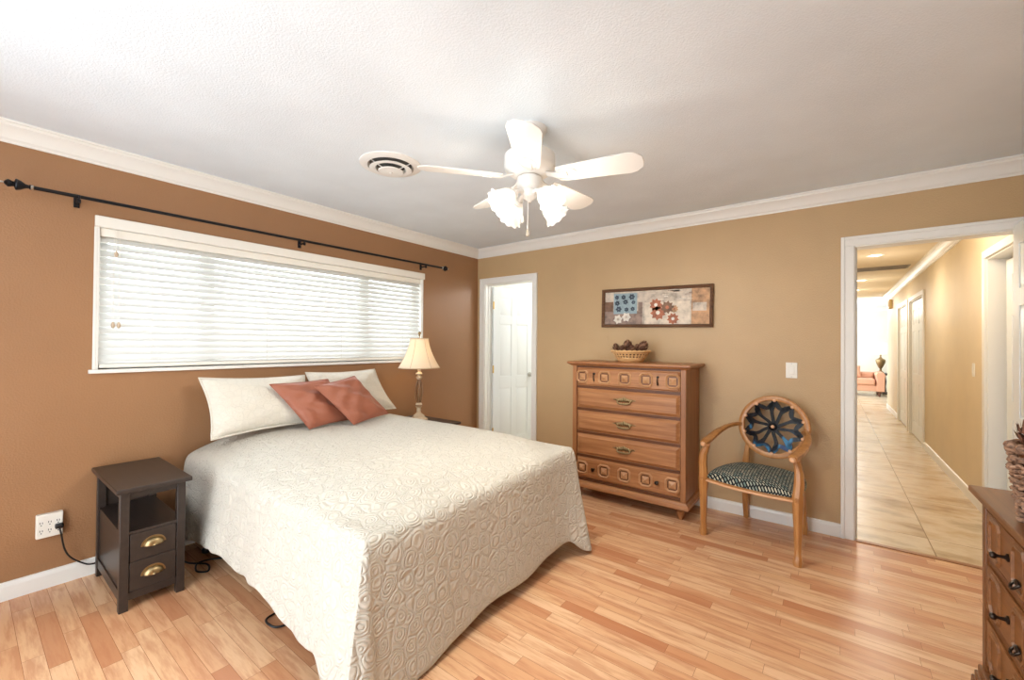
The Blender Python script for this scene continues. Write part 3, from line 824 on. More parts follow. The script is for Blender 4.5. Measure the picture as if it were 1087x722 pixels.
# ------------------------------------------------------------------ nightstands
def nightstand(loc, label):
    """front faces +x; local x 0..0.6 depth, y 0..0.26 width"""
    t = thing('nightstand', label, 'nightstand', loc, 0, 'slim dark wood nightstands')
    W_, D_, Ht = .262, .575, .61; p = .036
    m = M['espresso']
    b = MB(); b.box((-.01, -.02, Ht - .022), (D_ + .035, W_ + .02, Ht)); b.build('top', m, t, bevel=.003)
    for x in (0, D_ - p):
        for y in (0, W_ - p):
            b = MB(); b.box((x, y, 0), (x + p, y + p, Ht - .0222)); b.build('leg', m, t, bevel=.002)
    b = MB()
    b.box((p, .006, Ht - .06), (D_ - p, .022, Ht - .0224)); b.box((p, W_ - .022, Ht - .06), (D_ - p, W_ - .006, Ht - .0224)); b.box((D_ - .022, p, Ht - .06), (D_ - .008, W_ - p, Ht - .0224)); b.box((.008, p, Ht - .06), (.022, W_ - p, Ht - .0224))
    b.build('apron', m, t, bevel=.001)
    b = MB(); b.box((.008, .008, .372), (D_ - .006, W_ - .008, .386)); b.build('shelf', m, t, bevel=.001)
    b = MB(); b.box((p, .010, .10), (D_ - p, .02, .3718)); b.box((p, W_ - .02, .10), (D_ - p, W_ - .010, .3718)); b.box((.010, p, .10), (.02, W_ - p, .55)); b.build('side_panel', m, t)
    b = MB(); b.box((p, .004, .05), (D_ - p, .024, .0998)); b.box((p, W_ - .024, .05), (D_ - p, W_ - .004, .0998)); b.box((D_ - .024, p, .05), (D_ - .006, W_ - p, .088)); b.build('bottom_rail', m, t, bevel=.001)
    for z0_, z1_, hz in ((.2345, .3705, .31), (.0895, .232, .163)):
        d = MB(); d.box((D_ - .25, p + .003, z0_), (D_ - .004, W_ - p - .003, z1_)); dr = d.build('drawer', m, t, bevel=.002)
        h = MB()   # cup pull: quarter shell with a flange
        def fn(u, v):
            a = PI * u; e = PI / 2 * v; c = math.cos(e) ** .7
            return (D_ - .004 + .026 * math.sin(e), W_ / 2 - .042 * math.cos(a) * c, hz - .014 + .036 * math.sin(a) * c)
        h.grid(fn, 20, 8)
        h.sweep([(D_ - .003, W_ / 2 - .046 * math.cos(PI * i / 20), hz - .013 + .04 * math.sin(PI * i / 20)) for i in range(21)], [(-.004, -.0015), (.004, -.0015), (.004, .0015), (-.004, .0015)], up=(1, 0, 0))
        h.build('cup_pull', M['brass'], dr, solid=.0015)
    return t
ns = nightstand((.036, -3.262, 0), 'dark wood nightstand with two cup pull drawers, left of the bed by the outlet')
ns2 = copy_tree(ns); ns2.location = (.036, -1.215, 0)
ns2['label'] = 'dark wood nightstand on the far side of the bed, under the lit lamp'

# ------------------------------------------------------------------ table lamp
lp = thing('table_lamp', 'lit table lamp with cream bell shade and carved openwork stem', 'lamp', (.27, -1.115, .6105))
b = MB(); b.lathe([(.085, 0), (.085, .012), (.07, .022), (.055, .03), (.05, .045), (.034, .055), (.02, .07), (.02, .1)], 8); b.build('base', M['lampcream'], lp, smooth=30)
b = MB(); b.lathe([(.02, .1), (.018, .112), (.028, .12), (.033, .137), (.028, .152), (.02, .16)], 20);
b.build('stem', M['lampcream'], lp)
b = MB(); b.lathe([(.018, .382), (.024, .392), (.03, .4), (.02, .412), (.018, .42), (.032, .43), (.032, .437), (.016, .45), (.012, .5)], 20); b.build('neck', M['lampcream'], lp)
b = MB(); b.lathe([(.028, .122), (.0338, .137), (.0275, .15)], 20, cap=False); b.lathe([(.0125, .16), (.007, .2), (.006, .3), (.0125, .382)], 12)
for i in range(5):
    a = 2 * PI * i / 5 + .3
    pts = []
    for k in range(13):
        q = k / 12; r = .012 + .028 * math.sin(PI * min(1, q * 1.0)) ** .8 * (1 - .35 * q)
        a2 = a + .5 * q
        pts.append((r * math.cos(a2), r * math.sin(a2), .16 + .222 * q))
    b.tube(pts, .0052, 7)
b.build('openwork', M['lampbody'], lp)
sh = MB()
def bell(q): return .082 + .108 * (q ** 1.55)
prof = [(bell(k / 12), .765 - .275 * k / 12) for k in range(13)]
sh.lathe(prof, 48, cap=False)
shade = sh.build('lamp_shade', M['lampshade'], lp, solid=.0015)
b = MB()
for i in range(6):
    a = 2 * PI * i / 6 + .95
    b.tube([(r * 1.005 * math.cos(a), r * 1.005 * math.sin(a), z) for r, z in prof], .0022, 5)
b.tube(circ(.083, 40, .765), .004, 6, True); b.tube(circ(.19, 48, .49), .004, 6, True)
b.build('shade_trim', plain('shade ribbon', (206, 182, 148), .7), shade)
b = MB(); b.tube([(0, 0, .45), (0, 0, .79)], .004, 8); b.tube([(-.082, 0, .763), (.082, 0, .763)], .002, 6); b.build('harp', M['brass'], lp)
b = MB(); b.lathe([(.006, .785), (.01, .79), (.006, .798), (.013, .808), (.015, .818), (.01, .828), (.002, .832)], 14); b.build('finial', M['brassdark'], lp)
b = MB(); b.sphere((0, 0, .6), (.028, .028, .038), 14); b.build('bulb', M['bulb'], lp)
lamp('table_lamp_bulb', (0, 0, .6), 2.6, (1, .78, .5), .035, lp)

# ------------------------------------------------------------------ wall outlet and cord
t = thing('wall_outlet', 'white six socket outlet tap on the wall left of the nightstand', 'outlet', (0, -3.437, .338))
b = MB(); b.box((0, -.052, -.062), (.03, .048, .064)); b.build('outlet_body', M['ivory'], t, bevel=.005)
for zz in (-.03, .012):
    for yy in (-.033, -.002, .029):
        b = MB(); b.box((.0302, yy - .006, zz + .004), (.0306, yy - .003, zz + .014)); b.box((.0302, yy + .003, zz + .004), (.0306, yy + .006, zz + .013)); b.lathe([(.003, .0302), (.003, .0306)], 10, XF((0, yy, zz - .004), (0, PI / 2, 0)) @ XF((0, 0, 0)))
        b.build('socket', M['dark'], t)
t = thing('power_cord', 'black power cord plugged into the outlet, running behind the nightstand', 'cord', (0, 0, 0))
b = MB(); b.box((.031, -3.422, .318), (.062, -3.39, .342)); b.build('plug', M['black'], t, bevel=.006)
b = MB()
def spline(pts, n=10):
    P = [Vector(p) for p in pts]; P = [P[0]] + P + [P[-1]]; out = []
    for i in range(1, len(P) - 2):
        for k in range(n):
            s = k / n
            out.append(.5 * ((2 * P[i]) + (P[i + 1] - P[i - 1]) * s + (2 * P[i - 1] - 5 * P[i] + 4 * P[i + 1] - P[i + 2]) * s * s + (3 * P[i] - P[i - 1] - 3 * P[i + 1] + P[i + 2]) * s ** 3))
    out.append(P[-2]); return out
b.tube(spline([(.055, -3.406, .325), (.06, -3.40, .29), (.045, -3.385, .2), (.04, -3.36, .14), (.03, -3.31, .085), (.028, -3.275, .065), (.02, -3.22, .06), (.02, -3.1, .03)]), .0042, 7)
b.build('wire', M['black'], t)
t = thing('power_cord', 'black cord looped on the floor under the bed beside the nightstand', 'cord', (0, 0, 0))
b = MB(); b.tube(spline([(.15, -2.92, .006), (.3, -2.9, .006), (.42, -2.84, .012), (.5, -2.86, .006), (.45, -2.9, .006), (.35, -2.86, .006), (.4, -2.75, .006), (.6, -2.6, .006), (.8, -2.5, .006)]), .005, 7); b.build('wire', M['black'], t)
t = thing('power_cord', 'short black cord loop peeping out under the bedspread hem', 'cord', (0, 0, 0))
b = MB(); b.tube(spline([(1.18, -2.6, .006), (1.2, -2.78, .006), (1.22, -2.84, .01), (1.28, -2.86, .02), (1.33, -2.83, .012), (1.34, -2.7, .006), (1.33, -2.55, .006)]), .005, 7); b.build('wire', M['black'], t)

# ------------------------------------------------------------------ tall chest of drawers
ch = thing('chest_of_drawers', 'tall honey oak chest of five drawers against the tan wall', 'chest of drawers', (0, 0, 0))
cx0, cx1, cy0, cy1 = 1.535, 2.492, -.43, -.03
b = MB()
b.box((cx0, cy0 + .012, .13), (cx0 + .02, cy1, 1.145)); b.box((cx1 - .02, cy0 + .012, .13), (cx1, cy1, 1.145)); b.box((cx0 + .02, cy1 - .012, .13), (cx1 - .02, cy1, 1.145))
b.box((cx0 + .02, cy0 + .02, .13), (cx1 - .02, cy1 - .012, .16)); b.build('carcass', M['oakz'], ch, bevel=.002)
for xa, xb in ((cx0 - .004, cx0 + .036), (cx1 - .036, cx1 + .004)):
    b = MB(); b.box((xa, cy0 - .004, .145), (xb, cy0 + .03, 1.145)); b.build('corner_stile', M['oakz'], ch, bevel=.004)
b = MB()
for z in (.158, .362, .566, .768, .962, 1.142):
    b.box((cx0 + .036, cy0 + .004, z - .011), (cx1 - .036, cy0 + .03, z + .011))
b.build('drawer_rail', M['oakdark'], ch, bevel=.002)
# moulded top
b = MB()
def ring(x0, x1, ya, yb, z): return [(x0, ya, z), (x1, ya, z), (x1, yb, z), (x0, yb, z)]
lv = [(0.0, 1.1452), (.012, 1.148), (.018, 1.155), (.03, 1.16), (.038, 1.166), (.038, 1.178), (.034, 1.182)]
vs = []
for o, z in lv: vs += ring(cx0 - .004 - o, cx1 + .004 + o, cy0 - .004 - o, -.012, z)
b.add(vs, [(4 * k + i, 4 * k + (i + 1) % 4, 4 * k + 4 + (i + 1) % 4, 4 * k + 4 + i) for k in range(len(lv) - 1) for i in range(4)] + [(3, 2, 1, 0), tuple(len(vs) - 4 + i for i in range(4))])
b.build('top', M['oakx'], ch, smooth=0)
# base moulding
b = MB(); lv = [(.002, .145), (.008, .14), (.012, .128), (.024, .118), (.026, .098), (.02, .092), (0, .09)]; vs = []
for o, z in lv: vs += ring(cx0 - .004 - o, cx1 + .004 + o, cy0 - .004 - o, -.012, z)
b.add(vs, [(4 * k + i, 4 * k + (i + 1) % 4, 4 * k + 4 + (i + 1) % 4, 4 * k + 4 + i) for k in range(len(lv) - 1) for i in range(4)] + [(3, 2, 1, 0), tuple(len(vs) - 4 + i for i in range(4))])
b.build('base_moulding', M['oakx'], ch, smooth=0)
for x in (cx0 + .045, cx1 - .045):
    for y in (cy0 + .045, -.075):
        b = MB(); b.lathe([(.016, 0), (.019, .012), (.03, .055), (.036, .066), (.03, .072), (.038, .08), (.038, .0898)], 16, XF((x, y, 0))); b.build('leg', M['oakz'], ch)
def boss(cx, cz, y, parent, s=1.0, mx='oakpale'):
    """octagonal frame with a pyramid in it, facing -y"""
    r, c = .046 * s, .017 * s
    def octo(r, c): return [(-r + c, -r), (r - c, -r), (r, -r + c), (r, r - c), (r - c, r), (-r + c, r), (-r, r - c), (-r, -r + c)]
    b = MB(); o = octo(r, c); i = octo(r * .68, c * .7); m = octo(r * .84, c * .9)
    vs = [(cx + p, y, cz + q) for p, q in o] + [(cx + p, y - .009, cz + q) for p, q in m] + [(cx + p, y - .001, cz + q) for p, q in i]
    b.add(vs, [(k, (k + 1) % 8, 8 + (k + 1) % 8, 8 + k) for k in range(8)] + [(8 + k, 8 + (k + 1) % 8, 16 + (k + 1) % 8, 16 + k) for k in range(8)])
    f = b.build('octagon_frame', M[mx], parent, smooth=0, fix=False)
    b = MB(); q = r * .5
    b.cur = 0
    b.add([(cx - q, y, cz - q), (cx + q, y, cz - q), (cx + q, y, cz + q), (cx - q, y, cz + q), (cx, y - .016, cz)], [(0, 1, 4), (1, 2, 4), (2, 3, 4), (3, 0, 4)])
    b.build('pyramid_boss', M[mx], parent, smooth=0, fix=False)
    b = MB(); b.add([(cx + p, y - .0004, cz + q) for p, q in octo(r * .7, c * .7)], [tuple(range(8))])
    b.build('recess', M['oakdark'], parent, smooth=0, fix=False)
dx0, dx1 = cx0 + .041, cx1 - .041; dxc = (dx0 + dx1) / 2
def vpull(cx, cz, y, parent, mat='pewter', s=1):
    b = MB(); b.lathe([(.009, 0), (.009, .003), (.004, .005), (.004, .012), (.008, .016), (.006, .02)], 12, XF((cx, y, cz + .022 * s), (PI / 2, 0, 0)))
    b.tube([(cx, y - .015, cz + .022 * s), (cx - .003, y - .012, cz), (cx, y - .01, cz - .02 * s), (cx + .002, y - .012, cz - .03 * s)], .0045, 8, scale=[.8, 1, 1.5, .6], up=(0, 1, 0)); b.build('drop_pull', M[mat], parent)
def ornate_pull(cx0_, cz0_, y, parent, sc_=1.0):
    cx = cz = 0
    b = MB(); y0_, y = y, 0
    # pierced leafy back plate
    for i in range(-3, 4):
        s = 1 - .13 * abs(i)
        b.sphere((cx + i * .017, y - .003, cz + .008 * s + (0.004 if i == 0 else 0)), (.0125, .005, .0185 * s), 10)
    for s in (-1, 1):
        b.tube(spline([(cx + s * .048, y - .003, cz + .006), (cx + s * .06, y - .004, cz + .012), (cx + s * .072, y - .003, cz + .006), (cx + s * .084, y - .002, cz + .009)], 5), .0042, 6, up=(0, 1, 0))
        b.sphere((cx + s * .045, y - .006, cz + .002), (.008, .006, .008), 10)
    # bail with leaf clusters
    b.tube(spline([(cx - .046, y - .01, cz + .002), (cx - .046, y - .014, cz - .012), (cx - .025, y - .018, cz - .02), (cx, y - .019, cz - .022), (cx + .025, y - .018, cz - .02), (cx + .046, y - .014, cz - .012), (cx + .046, y - .01, cz + .002)], 5), .0056, 8, up=(0, 1, 0))
    for i in range(-2, 3): b.sphere((cx + i * .015, y - .019, cz - .019 + abs(i) * .001), (.009, .006, .009), 8)
    T_ = XF((cx0_, y0_, cz0_), (0, 0, 0), (sc_, 1, sc_)); b.v = [T_ @ p for p in b.v]
    b.build('bail_pull', M['brassdark'], parent)
for k, (za, zb) in enumerate(((.172, .350), (.375, .554), (.578, .756), (.780, .950), (.974, 1.130))):
    b = MB(); b.box((dx0, cy0 + .006, za), (dx1, cy0 + .3, zb))
    if k in (1, 2, 3):
        b.frustum((dx0 + .004, cy0 - .012, za + .004), (dx1 - .004, cy0 + .0058, zb - .004), .022, '-y')
        yf = cy0 - .012
    else:
        b.frustum((dx0 + .004, cy0 - .006, za + .004), (dx1 - .004, cy0 + .0058, zb - .004), .01, '-y'); yf = cy0 - .006
    d = b.build('drawer', M['oakx'], ch, bevel=.001, smooth=0)
    zc = (za + zb) / 2
    if k in (1, 2, 3): ornate_pull(dxc, zc + .005, yf, d, 1.14)
    else:
        sp_ = .178
        for i in (-2, -1, 0, 1, 2): boss(dxc + i * sp_ * (1 if abs(i) < 2 else 1.08), zc, yf - .0004, d, 1.24)
        for s in (-1, 1):
            if k == 4: vpull(dxc + s * .272, zc, yf, d, s=1.3)
            else:
                q = MB(); q.lathe([(.01, 0), (.008, .008), (.007, .014), (.014, .02), (.016, .027), (.012, .034), (.001, .037)], 16, XF((dxc + s * .272, yf, zc), (PI / 2, 0, 0))); q.build('knob', M['pewter'], d)

# ------------------------------------------------------------------ pine cones and baskets
def pinecone(loc, rot, r, h, label, group, n=64, seed=0):
    rnd = random.Random(seed); b = MB()
    b.sphere((0, 0, h * .5), (r * .36, r * .36, h * .48), 10)
    for i in range(n):
        q = (i + .5) / n; a = i * 2.39996
        rr = r * (math.sin(PI * (0.12 + .84 * q)) ** .8); z = h * q
        L = rr * .78 + r * .22; wd = r * .3 * (.5 + .5 * math.sin(PI * q))
        T = XF((rr * .25 * math.cos(a), rr * .25 * math.sin(a), z)) @ Euler((0, 0, a)).to_matrix().to_4x4() @ Euler((0, -.35 + rnd.uniform(-.25, .2) - .5 * q, 0)).to_matrix().to_4x4()
        b.cur = 1 if i % 4 == 0 else 0
        b.add([(0, -wd * .3, 0), (L * .7, -wd * .55, 0), (L, 0, .012 * r / .03), (L * .7, wd * .55, 0), (0, wd * .3, 0), (L * .6, 0, -.16 * r)], [(0, 1, 2, 3, 4), (0, 5, 1), (1, 5, 2), (2, 5, 3), (3, 5, 4), (4, 5, 0)], T)
    b.cur = 0
    o = b.build('pinecone', [M['cone'], M['conelight']], None, smooth=0)
    o.location = loc; o.rotation_euler = rot
    return tag(o, label, 'pinecone', group)
BK = (1.985, -.235, 1.1825)
bk = thing('wicker_basket', 'small round pale wicker basket of pine cones on the tall chest', 'basket', BK)
b = MB(); nb = 60
def bsk(a, q): return (.098 + .062 * q ** .85)
holes = []
prof = [0, .15, .3, .42, .55, .62, .76, .9, 1]
vs = []; fs = []
for q in prof:
    for i in range(nb): 
        a = 2 * PI * i / nb; r = bsk(a, q); vs.append((r * math.cos(a), r * math.sin(a), .095 * q))
for k in range(len(prof) - 1):
    for i in range(nb):
        if k in (3, 5) and i % 2 == 0: continue
        fs.append((k * nb + i, k * nb + (i + 1) % nb, (k + 1) * nb + (i + 1) % nb, (k + 1) * nb + i))
fs.append(tuple(range(nb))); b.add(vs, fs)
b.build('basket_body', M['wicker'], bk, solid=.005, smooth=50)
b = MB(); b.lathe([(.088, .006), (.105, .03), (.147, .088)], 40, cap=False); b.build('dark_inner_shell', M['cone'], bk)  # dark shell added so the wicker holes look shaded inside
b = MB(); b.tube([(.161 * math.cos(2 * PI * i / 72), .161 * math.sin(2 * PI * i / 72), .095 + .003 * math.sin(i * 2.1)) for i in range(72)], .0075, 8, True); b.tube(circ(.096, 40, .006), .006, 6, True); b.build('rim', M['wicker'], bk)
for k, (dx, dy, dz_, r, h, rot) in enumerate(((-.108, -.01, .10, .036, .07, (.3, -.4, .4)), (-.062, -.07, .098, .03, .055, (.3, 0, 2.2)), (-.02, .01, .10, .046, .09, (.1, -.1, 0)), (.03, -.085, .10, .03, .055, (.2, .3, 1.2)), (.085, .0, .105, .046, .085, (.15, .45, .5)), (.03, .1, .10, .034, .06, (.2, -.1, 0)))):
    pinecone((BK[0] + dx, BK[1] + dy, BK[2] + dz_ - .015), rot, r, h,
             ['pine cone lying at the left rim of the wicker basket', 'small pine cone just right of the leftmost one in the wicker basket', 'upright pine cone in the middle of the wicker basket', 'pine cone lying low right of the middle in the wicker basket', 'tall pine cone at the right rim of the wicker basket', 'pine cone behind the others in the wicker basket'][k], 'pine cones in the wicker basket', 54, k)

# ------------------------------------------------------------------ picture
pic = thing('framed_picture', 'long framed floral collage hanging above the tall chest', 'picture', (2.106, -.004, 1.668))
pic.rotation_euler = (0, math.radians(.95), 0)
hw, hh = .49, .178
b = MB()
prof = [(0, 0), (0, -.026), (.006, -.03), (.014, -.024), (.02, -.026), (.026, -.018), (.028, -.008), (.028, 0)]
cs = [(-1, -1), (1, -1), (1, 1), (-1, 1)]; vs = []; k = len(prof)
for sx, sz in cs:
    for a, y in prof: vs.append((sx * (hw - a), y, sz * (hh - a)))
b.add(vs, [(c * k + i, ((c + 1) % 4) * k + i, ((c + 1) % 4) * k + i + 1, c * k + i + 1) for c in range(4) for i in range(k - 1)])
b.build('frame', M['frame'], pic, smooth=25)
def art(name, c, n=.12, sc=14):
    t = NT(name); v = t.coords(); f = t.noise(v, sc, 5, .65)
    col = t.ramp(f, [(.3, lin([x * (1 - n * 2.2) for x in c])), (.5, lin(c)), (.7, lin([min(255, x * (1 + n)) for x in c]))])
    t.l(col, t.b.inputs['Base Color']); t.b.inputs['Roughness'].default_value = .6; return t.m
AM = [art('art beige', (196, 182, 166)), art('art taupe', (146, 124, 112), .16), art('art blue', (146, 166, 174), .06), art('art cream', (216, 202, 184), .08), art('art tan', (188, 146, 108), .16), art('art navy', (58, 70, 84), .2), art('art rust', (178, 108, 78), .14), art('art white', (230, 222, 210), .05), art('art brown', (124, 92, 70), .15)]
b = MB(); hc, vc = hw - .024, hh - .024
def patch(x0, x1, z0, z1, m, y): b.cur = m; b.add([(x0, y, z0), (x1, y, z0), (x1, y, z1), (x0, y, z1)], [(0, 1, 2, 3)])
def fl(cx, cz, r, n, m, y, mc=None, ph=0, tw=.55):
    for i in range(n):
        a = 2 * PI * i / n + ph; b.cur = m; q = PI / n * 1.05
        b.add([(cx + r * .15 * math.cos(a - q), y, cz + r * .15 * math.sin(a - q)), (cx + r * .7 * math.cos(a - q), y, cz + r * .7 * math.sin(a - q)), (cx + r * math.cos(a), y, cz + r * math.sin(a)), (cx + r * .7 * math.cos(a + q), y, cz + r * .7 * math.sin(a + q)), (cx + r * .15 * math.cos(a + q), y, cz + r * .15 * math.sin(a + q))], [(0, 1, 2, 3, 4)])
    if mc is not None:
        b.cur = mc; b.add([(cx + r * .26 * math.cos(2 * PI * i / 12), y - .0004, cz + r * .26 * math.sin(2 * PI * i / 12)) for i in range(12)], [tuple(range(12))])
patch(-hc, hc, -vc, vc, 0, -.010)
patch(-hc, -.10, -vc, -.03, 1, -.0104); patch(-hc, -.38, -.03, .06, 8, -.0104); patch(-.14, -.10, -.03, .05, 1, -.0106)
patch(-.375, -.15, -.055, .135, 2, -.0108); patch(-.08, .31, -vc, .045, 3, -.0104); patch(.32, hc, -vc, vc, 4, -.0108); patch(.33, .44, -.04, .03, 0, -.011)
rf = random.Random(3)
for cx, cz, r in ((-.345, .1, .022), (-.28, .1, .024), (-.2, .1, .03), (-.34, .045, .026), (-.26, .055, .026), (-.185, .05, .02), (-.325, -.01, .03), (-.25, -.015, .022), (-.19, -.01, .022)): fl(cx, cz, r * 1.05, 6, 5, -.0114, None, rf.random() * 3)
for cx, cz, r in ((-.33, -.105, .046), (-.25, -.085, .046)): fl(cx, cz, r, 6, 7, -.0114, 0, rf.random())
for cx, cz, r, m in ((.02, .02, .056, 6), (.04, -.05, .066, 6), (.12, -.005, .056, 8), (.17, -.105, .05, 6), (.18, -.02, .034, 4)): fl(cx, cz, r * 1.06, 9, m, -.0112 - .0003 * (m == 8), 7 if m == 6 else 6, rf.random() * 3)
for i in range(16):
    x = rf.uniform(-.06, .3); z = rf.uniform(.05, .14); patch(x, x + rf.uniform(.02, .09), z, z + rf.uniform(.004, .012), rf.choice((7, 3, 1)), -.0108)
b.build('canvas', AM, pic, smooth=0, fix=False)
b = MB(); b.box((-hw + .003, -.008, -hh + .003), (hw - .003, -.001, hh - .003)); b.build('backing', M['oakdark'], pic)

# wall switch on tan wall
t = thing('light_switch', 'white rocker light switch on the tan wall above the armchair', 'switch', (3.13, 0, 1.152))
b = MB(); b.box((-.036, -.006, -.058), (.036, 0, .058)); b.build('plate', M['ivory'], t, bevel=.003)
b = MB(); b.box((-.017, -.011, -.034), (.017, -.0062, .034)); b.build('rocker', M['ivory'], t, bevel=.002)
b = MB()
for z in (-.048, .048): b.sphere((0, -.006, z), (.003, .001, .003), 8)
b.build('screw', M['silver'], t)

# ------------------------------------------------------------------ armchair
ac = thing('armchair', 'carved wooden armchair with blue and black spider web oval back', 'armchair', (2.972, -.365, 0), math.radians(-11))
SZ = .40
def rect(a, bb): return [(-a, -bb), (a, -bb), (a, bb), (-a, bb)]
def octs(r): return [(r * math.cos(PI / 8 + i * PI / 4), r * math.sin(PI / 8 + i * PI / 4)) for i in range(8)]
for s in (-1, 1):
    # front leg, continues up as the arm post
    b = MB()
    z = [0, .025, .05, .062, .12, .25, .36, .375, .40, .425, .44, .5, .56, .6, .63]
    w_ = [.024, .027, .022, .019, .020, .025, .030, .032, .032, .032, .028, .028, .025, .021, .018]
    xo = [0, 0, 0, 0, 0, 0, 0, 0, 0, 0, .001, .006, .004, -.008, -.016]
    yo = [-.004, -.004, 0, 0, 0, 0, 0, 0, 0, 0, 0, .0, .006, .016, .024]
    pts = [(s * (.285 + xo[i]), -.24 + yo[i], z[i]) for i in range(len(z))]
    b.sweep(pts, octs(1.0), scale=w_, up=(0, 1, 0)); lg = b.build('leg', M['chair'], ac, smooth=35)
    b = MB(); fl_pts = []
    for i in range(8):
        a = 2 * PI * i / 8; b.sphere((s * .285 + .010 * math.cos(a), -.2715, .40 + .010 * math.sin(a)), (.0055, .004, .0055), 8)
    b.sphere((s * .285, -.273, .40), .005, 8)
    for dx in (-.008, .008): b.tube([(s * .285 + dx, -.267, .35), (s * .285 + dx, -.261, .2), (s * .285 + dx * .7, -.257, .1)], .0028, 6, up=(1, 0, 0))
    b.build('carving', M['chair'], lg)
    # back leg
    b = MB(); b.sweep([(s * .192, .305, 0), (s * .188, .275, .15), (s * .18, .25, .3), (s * .175, .235, .42), (s * .165, .235, .52), (s * .16, .242, .6)], rect(1, 1), scale=[.017, .019, .022, .022, .018, .014], up=(0, 1, 0))
    b.build('leg', M['chair'], ac, bevel=.004)
    # arm
    b = MB()
    ap = spline([(s * .268, -.285, .652), (s * .268, -.25, .66), (s * .275, -.15, .672), (s * .275, -.02, .70), (s * .255, .1, .725), (s * .222, .2, .735), (s * .2, .245, .73)], 5)
    sc_ = [(.9 + .5 * math.sin(PI * min(1, i / (len(ap) - 1) * 1.3 + .15)), 1) for i in range(len(ap))]
    b.sweep(ap, [(-.02, -.011), (-.012, -.014), (.012, -.014), (.02, -.011), (.02, .006), (.01, .013), (-.01, .013), (-.02, .006)], scale=sc_)
    arm = b.build('arm', M['chair'], ac, smooth=35)
    b = MB(); b.lathe([(.016, 0), (.017, .01), (.013, .016), (.001, .018)], 14, XF((s * .268, -.283, .645), (PI / 2, 0, 0))); b.build('scroll', M['chairpale'], arm)
    b = MB(); b.lathe([(.018, .625), (.021, .632), (.02, .642)], 14, XF((s * .268, -.222, 0))); b.build('post_collar', M['chairpale'], arm)
# seat rail with bowed front
def front_y(x): return -.285 + .045 * (abs(x) / .27) ** 2 * .9
NX = 16
outer = [(-.262 + .524 * i / NX, front_y(-.262 + .524 * i / NX)) for i in range(NX + 1)]
loop = outer + [(.2, .235), (-.2, .235)]
b = MB(); b.prism(loop, .378, .406); b.build('seat_frame', M['chair'], ac, bevel=.006)
b = MB(); b.tube([(x, y - .004, .386) for x, y in outer], .008, 8); b.build('seat_moulding', M['chairpale'], ac)
# domed seat
b = MB()
def seat_pt(u, v):
    x = -1 + 2 * u
    hwid = .268 + .03 * math.sin(PI * v) - .055 * v
    xx = x * hwid
    yf = front_y(xx) - .005; yb = .225
    yy = yf + (yb - yf) * v
    e = max(0, (1 - x ** 6) * (1 - (2 * v - 1) ** 6))
    return (xx, yy, .407 + .042 * e ** .35 + .038 * (1 - x * x) ** .7 * (1 - (2 * v - 1) ** 2) ** .6)
b.grid(seat_pt, 28, 24)
b.build('seat_cushion', M['seat'], ac, smooth=70)
# oval back, tilted
OC = Vector((.010, .237, .740)); RX, RZ = .213, .208; TILT = math.radians(-10)
def ov(a, k=1.0, d=0):
    p = Vector((RX * k * math.cos(a), d, RZ * k * math.sin(a)))
    p.rotate(Euler((TILT, 0, 0))); return OC + p
nrmv = Vector((0, 1, 0)); nrmv.rotate(Euler((TILT, 0, 0)))
b = MB(); b.sweep([ov(2 * PI * i / 56) for i in range(56)], [(-.018, -.013), (-.009, -.017), (.009, -.017), (.018, -.013), (.018, .013), (.009, .017), (-.009, .017), (-.018, .013)], True, up=tuple(nrmv)); b.build('oval_frame', M['chair'], ac, smooth=45)
NW = 10
wb = MB()
def ribbon(pts, wid, th=.007):
    wb.sweep(pts, [(-1, -th), (1, -th), (1, th), (-1, th)], scale=[(x, 1) for x in wid], up=tuple(nrmv))
for i in range(NW):
    a0 = PI / 2 + 2 * PI * i / NW; a1 = PI / 2 + 2 * PI * (i + 1) / NW
    ribbon([ov(a0 + .22 * math.sin(PI * q) * (1 if i % 2 else .6), .12 + .80 * q) for q in [k / 10 for k in range(11)]], [.011, .011, .0105, .010, .010, .011, .014, .018, .019, .014, .011])
    ribbon([ov(a0 + (a1 - a0) * q, .94 - .27 * math.sin(PI * q) ** .75) for q in [k / 12 for k in range(13)]], [.009, .012, .015, .015, .014, .013, .012, .013, .014, .015, .015, .012, .009])
web = wb.build('web_splat', M['web'], ac, smooth=35)
b = MB(); b.lathe([(.001, .016), (.016, .015), (.026, .01), (.03, 0), (.026, -.01), (.001, -.012)], 20, Matrix.Translation(OC) @ Euler((PI / 2 + TILT, 0, 0)).to_matrix().to_4x4()); b.build('hub', M['web'], web)
b = MB(); b.lathe([(.001, .022), (.009, .021), (.013, .016), (.013, .01)], 14, Matrix.Translation(OC) @ Euler((PI / 2 + TILT, 0, 0)).to_matrix().to_4x4()); b.build('hub_button', M['chairpale'], web)
for i in range(NW):
    a = PI / 2 + 2 * PI * i / NW
    b = MB(); b.lathe([(.012, -.006), (.012, .012), (.009, .017), (.001, .018)], 12, Matrix.Translation(ov(a, .92)) @ Euler((PI / 2 + TILT, 0, 0)).to_matrix().to_4x4()); b.build('button', M['chairpale'], web)

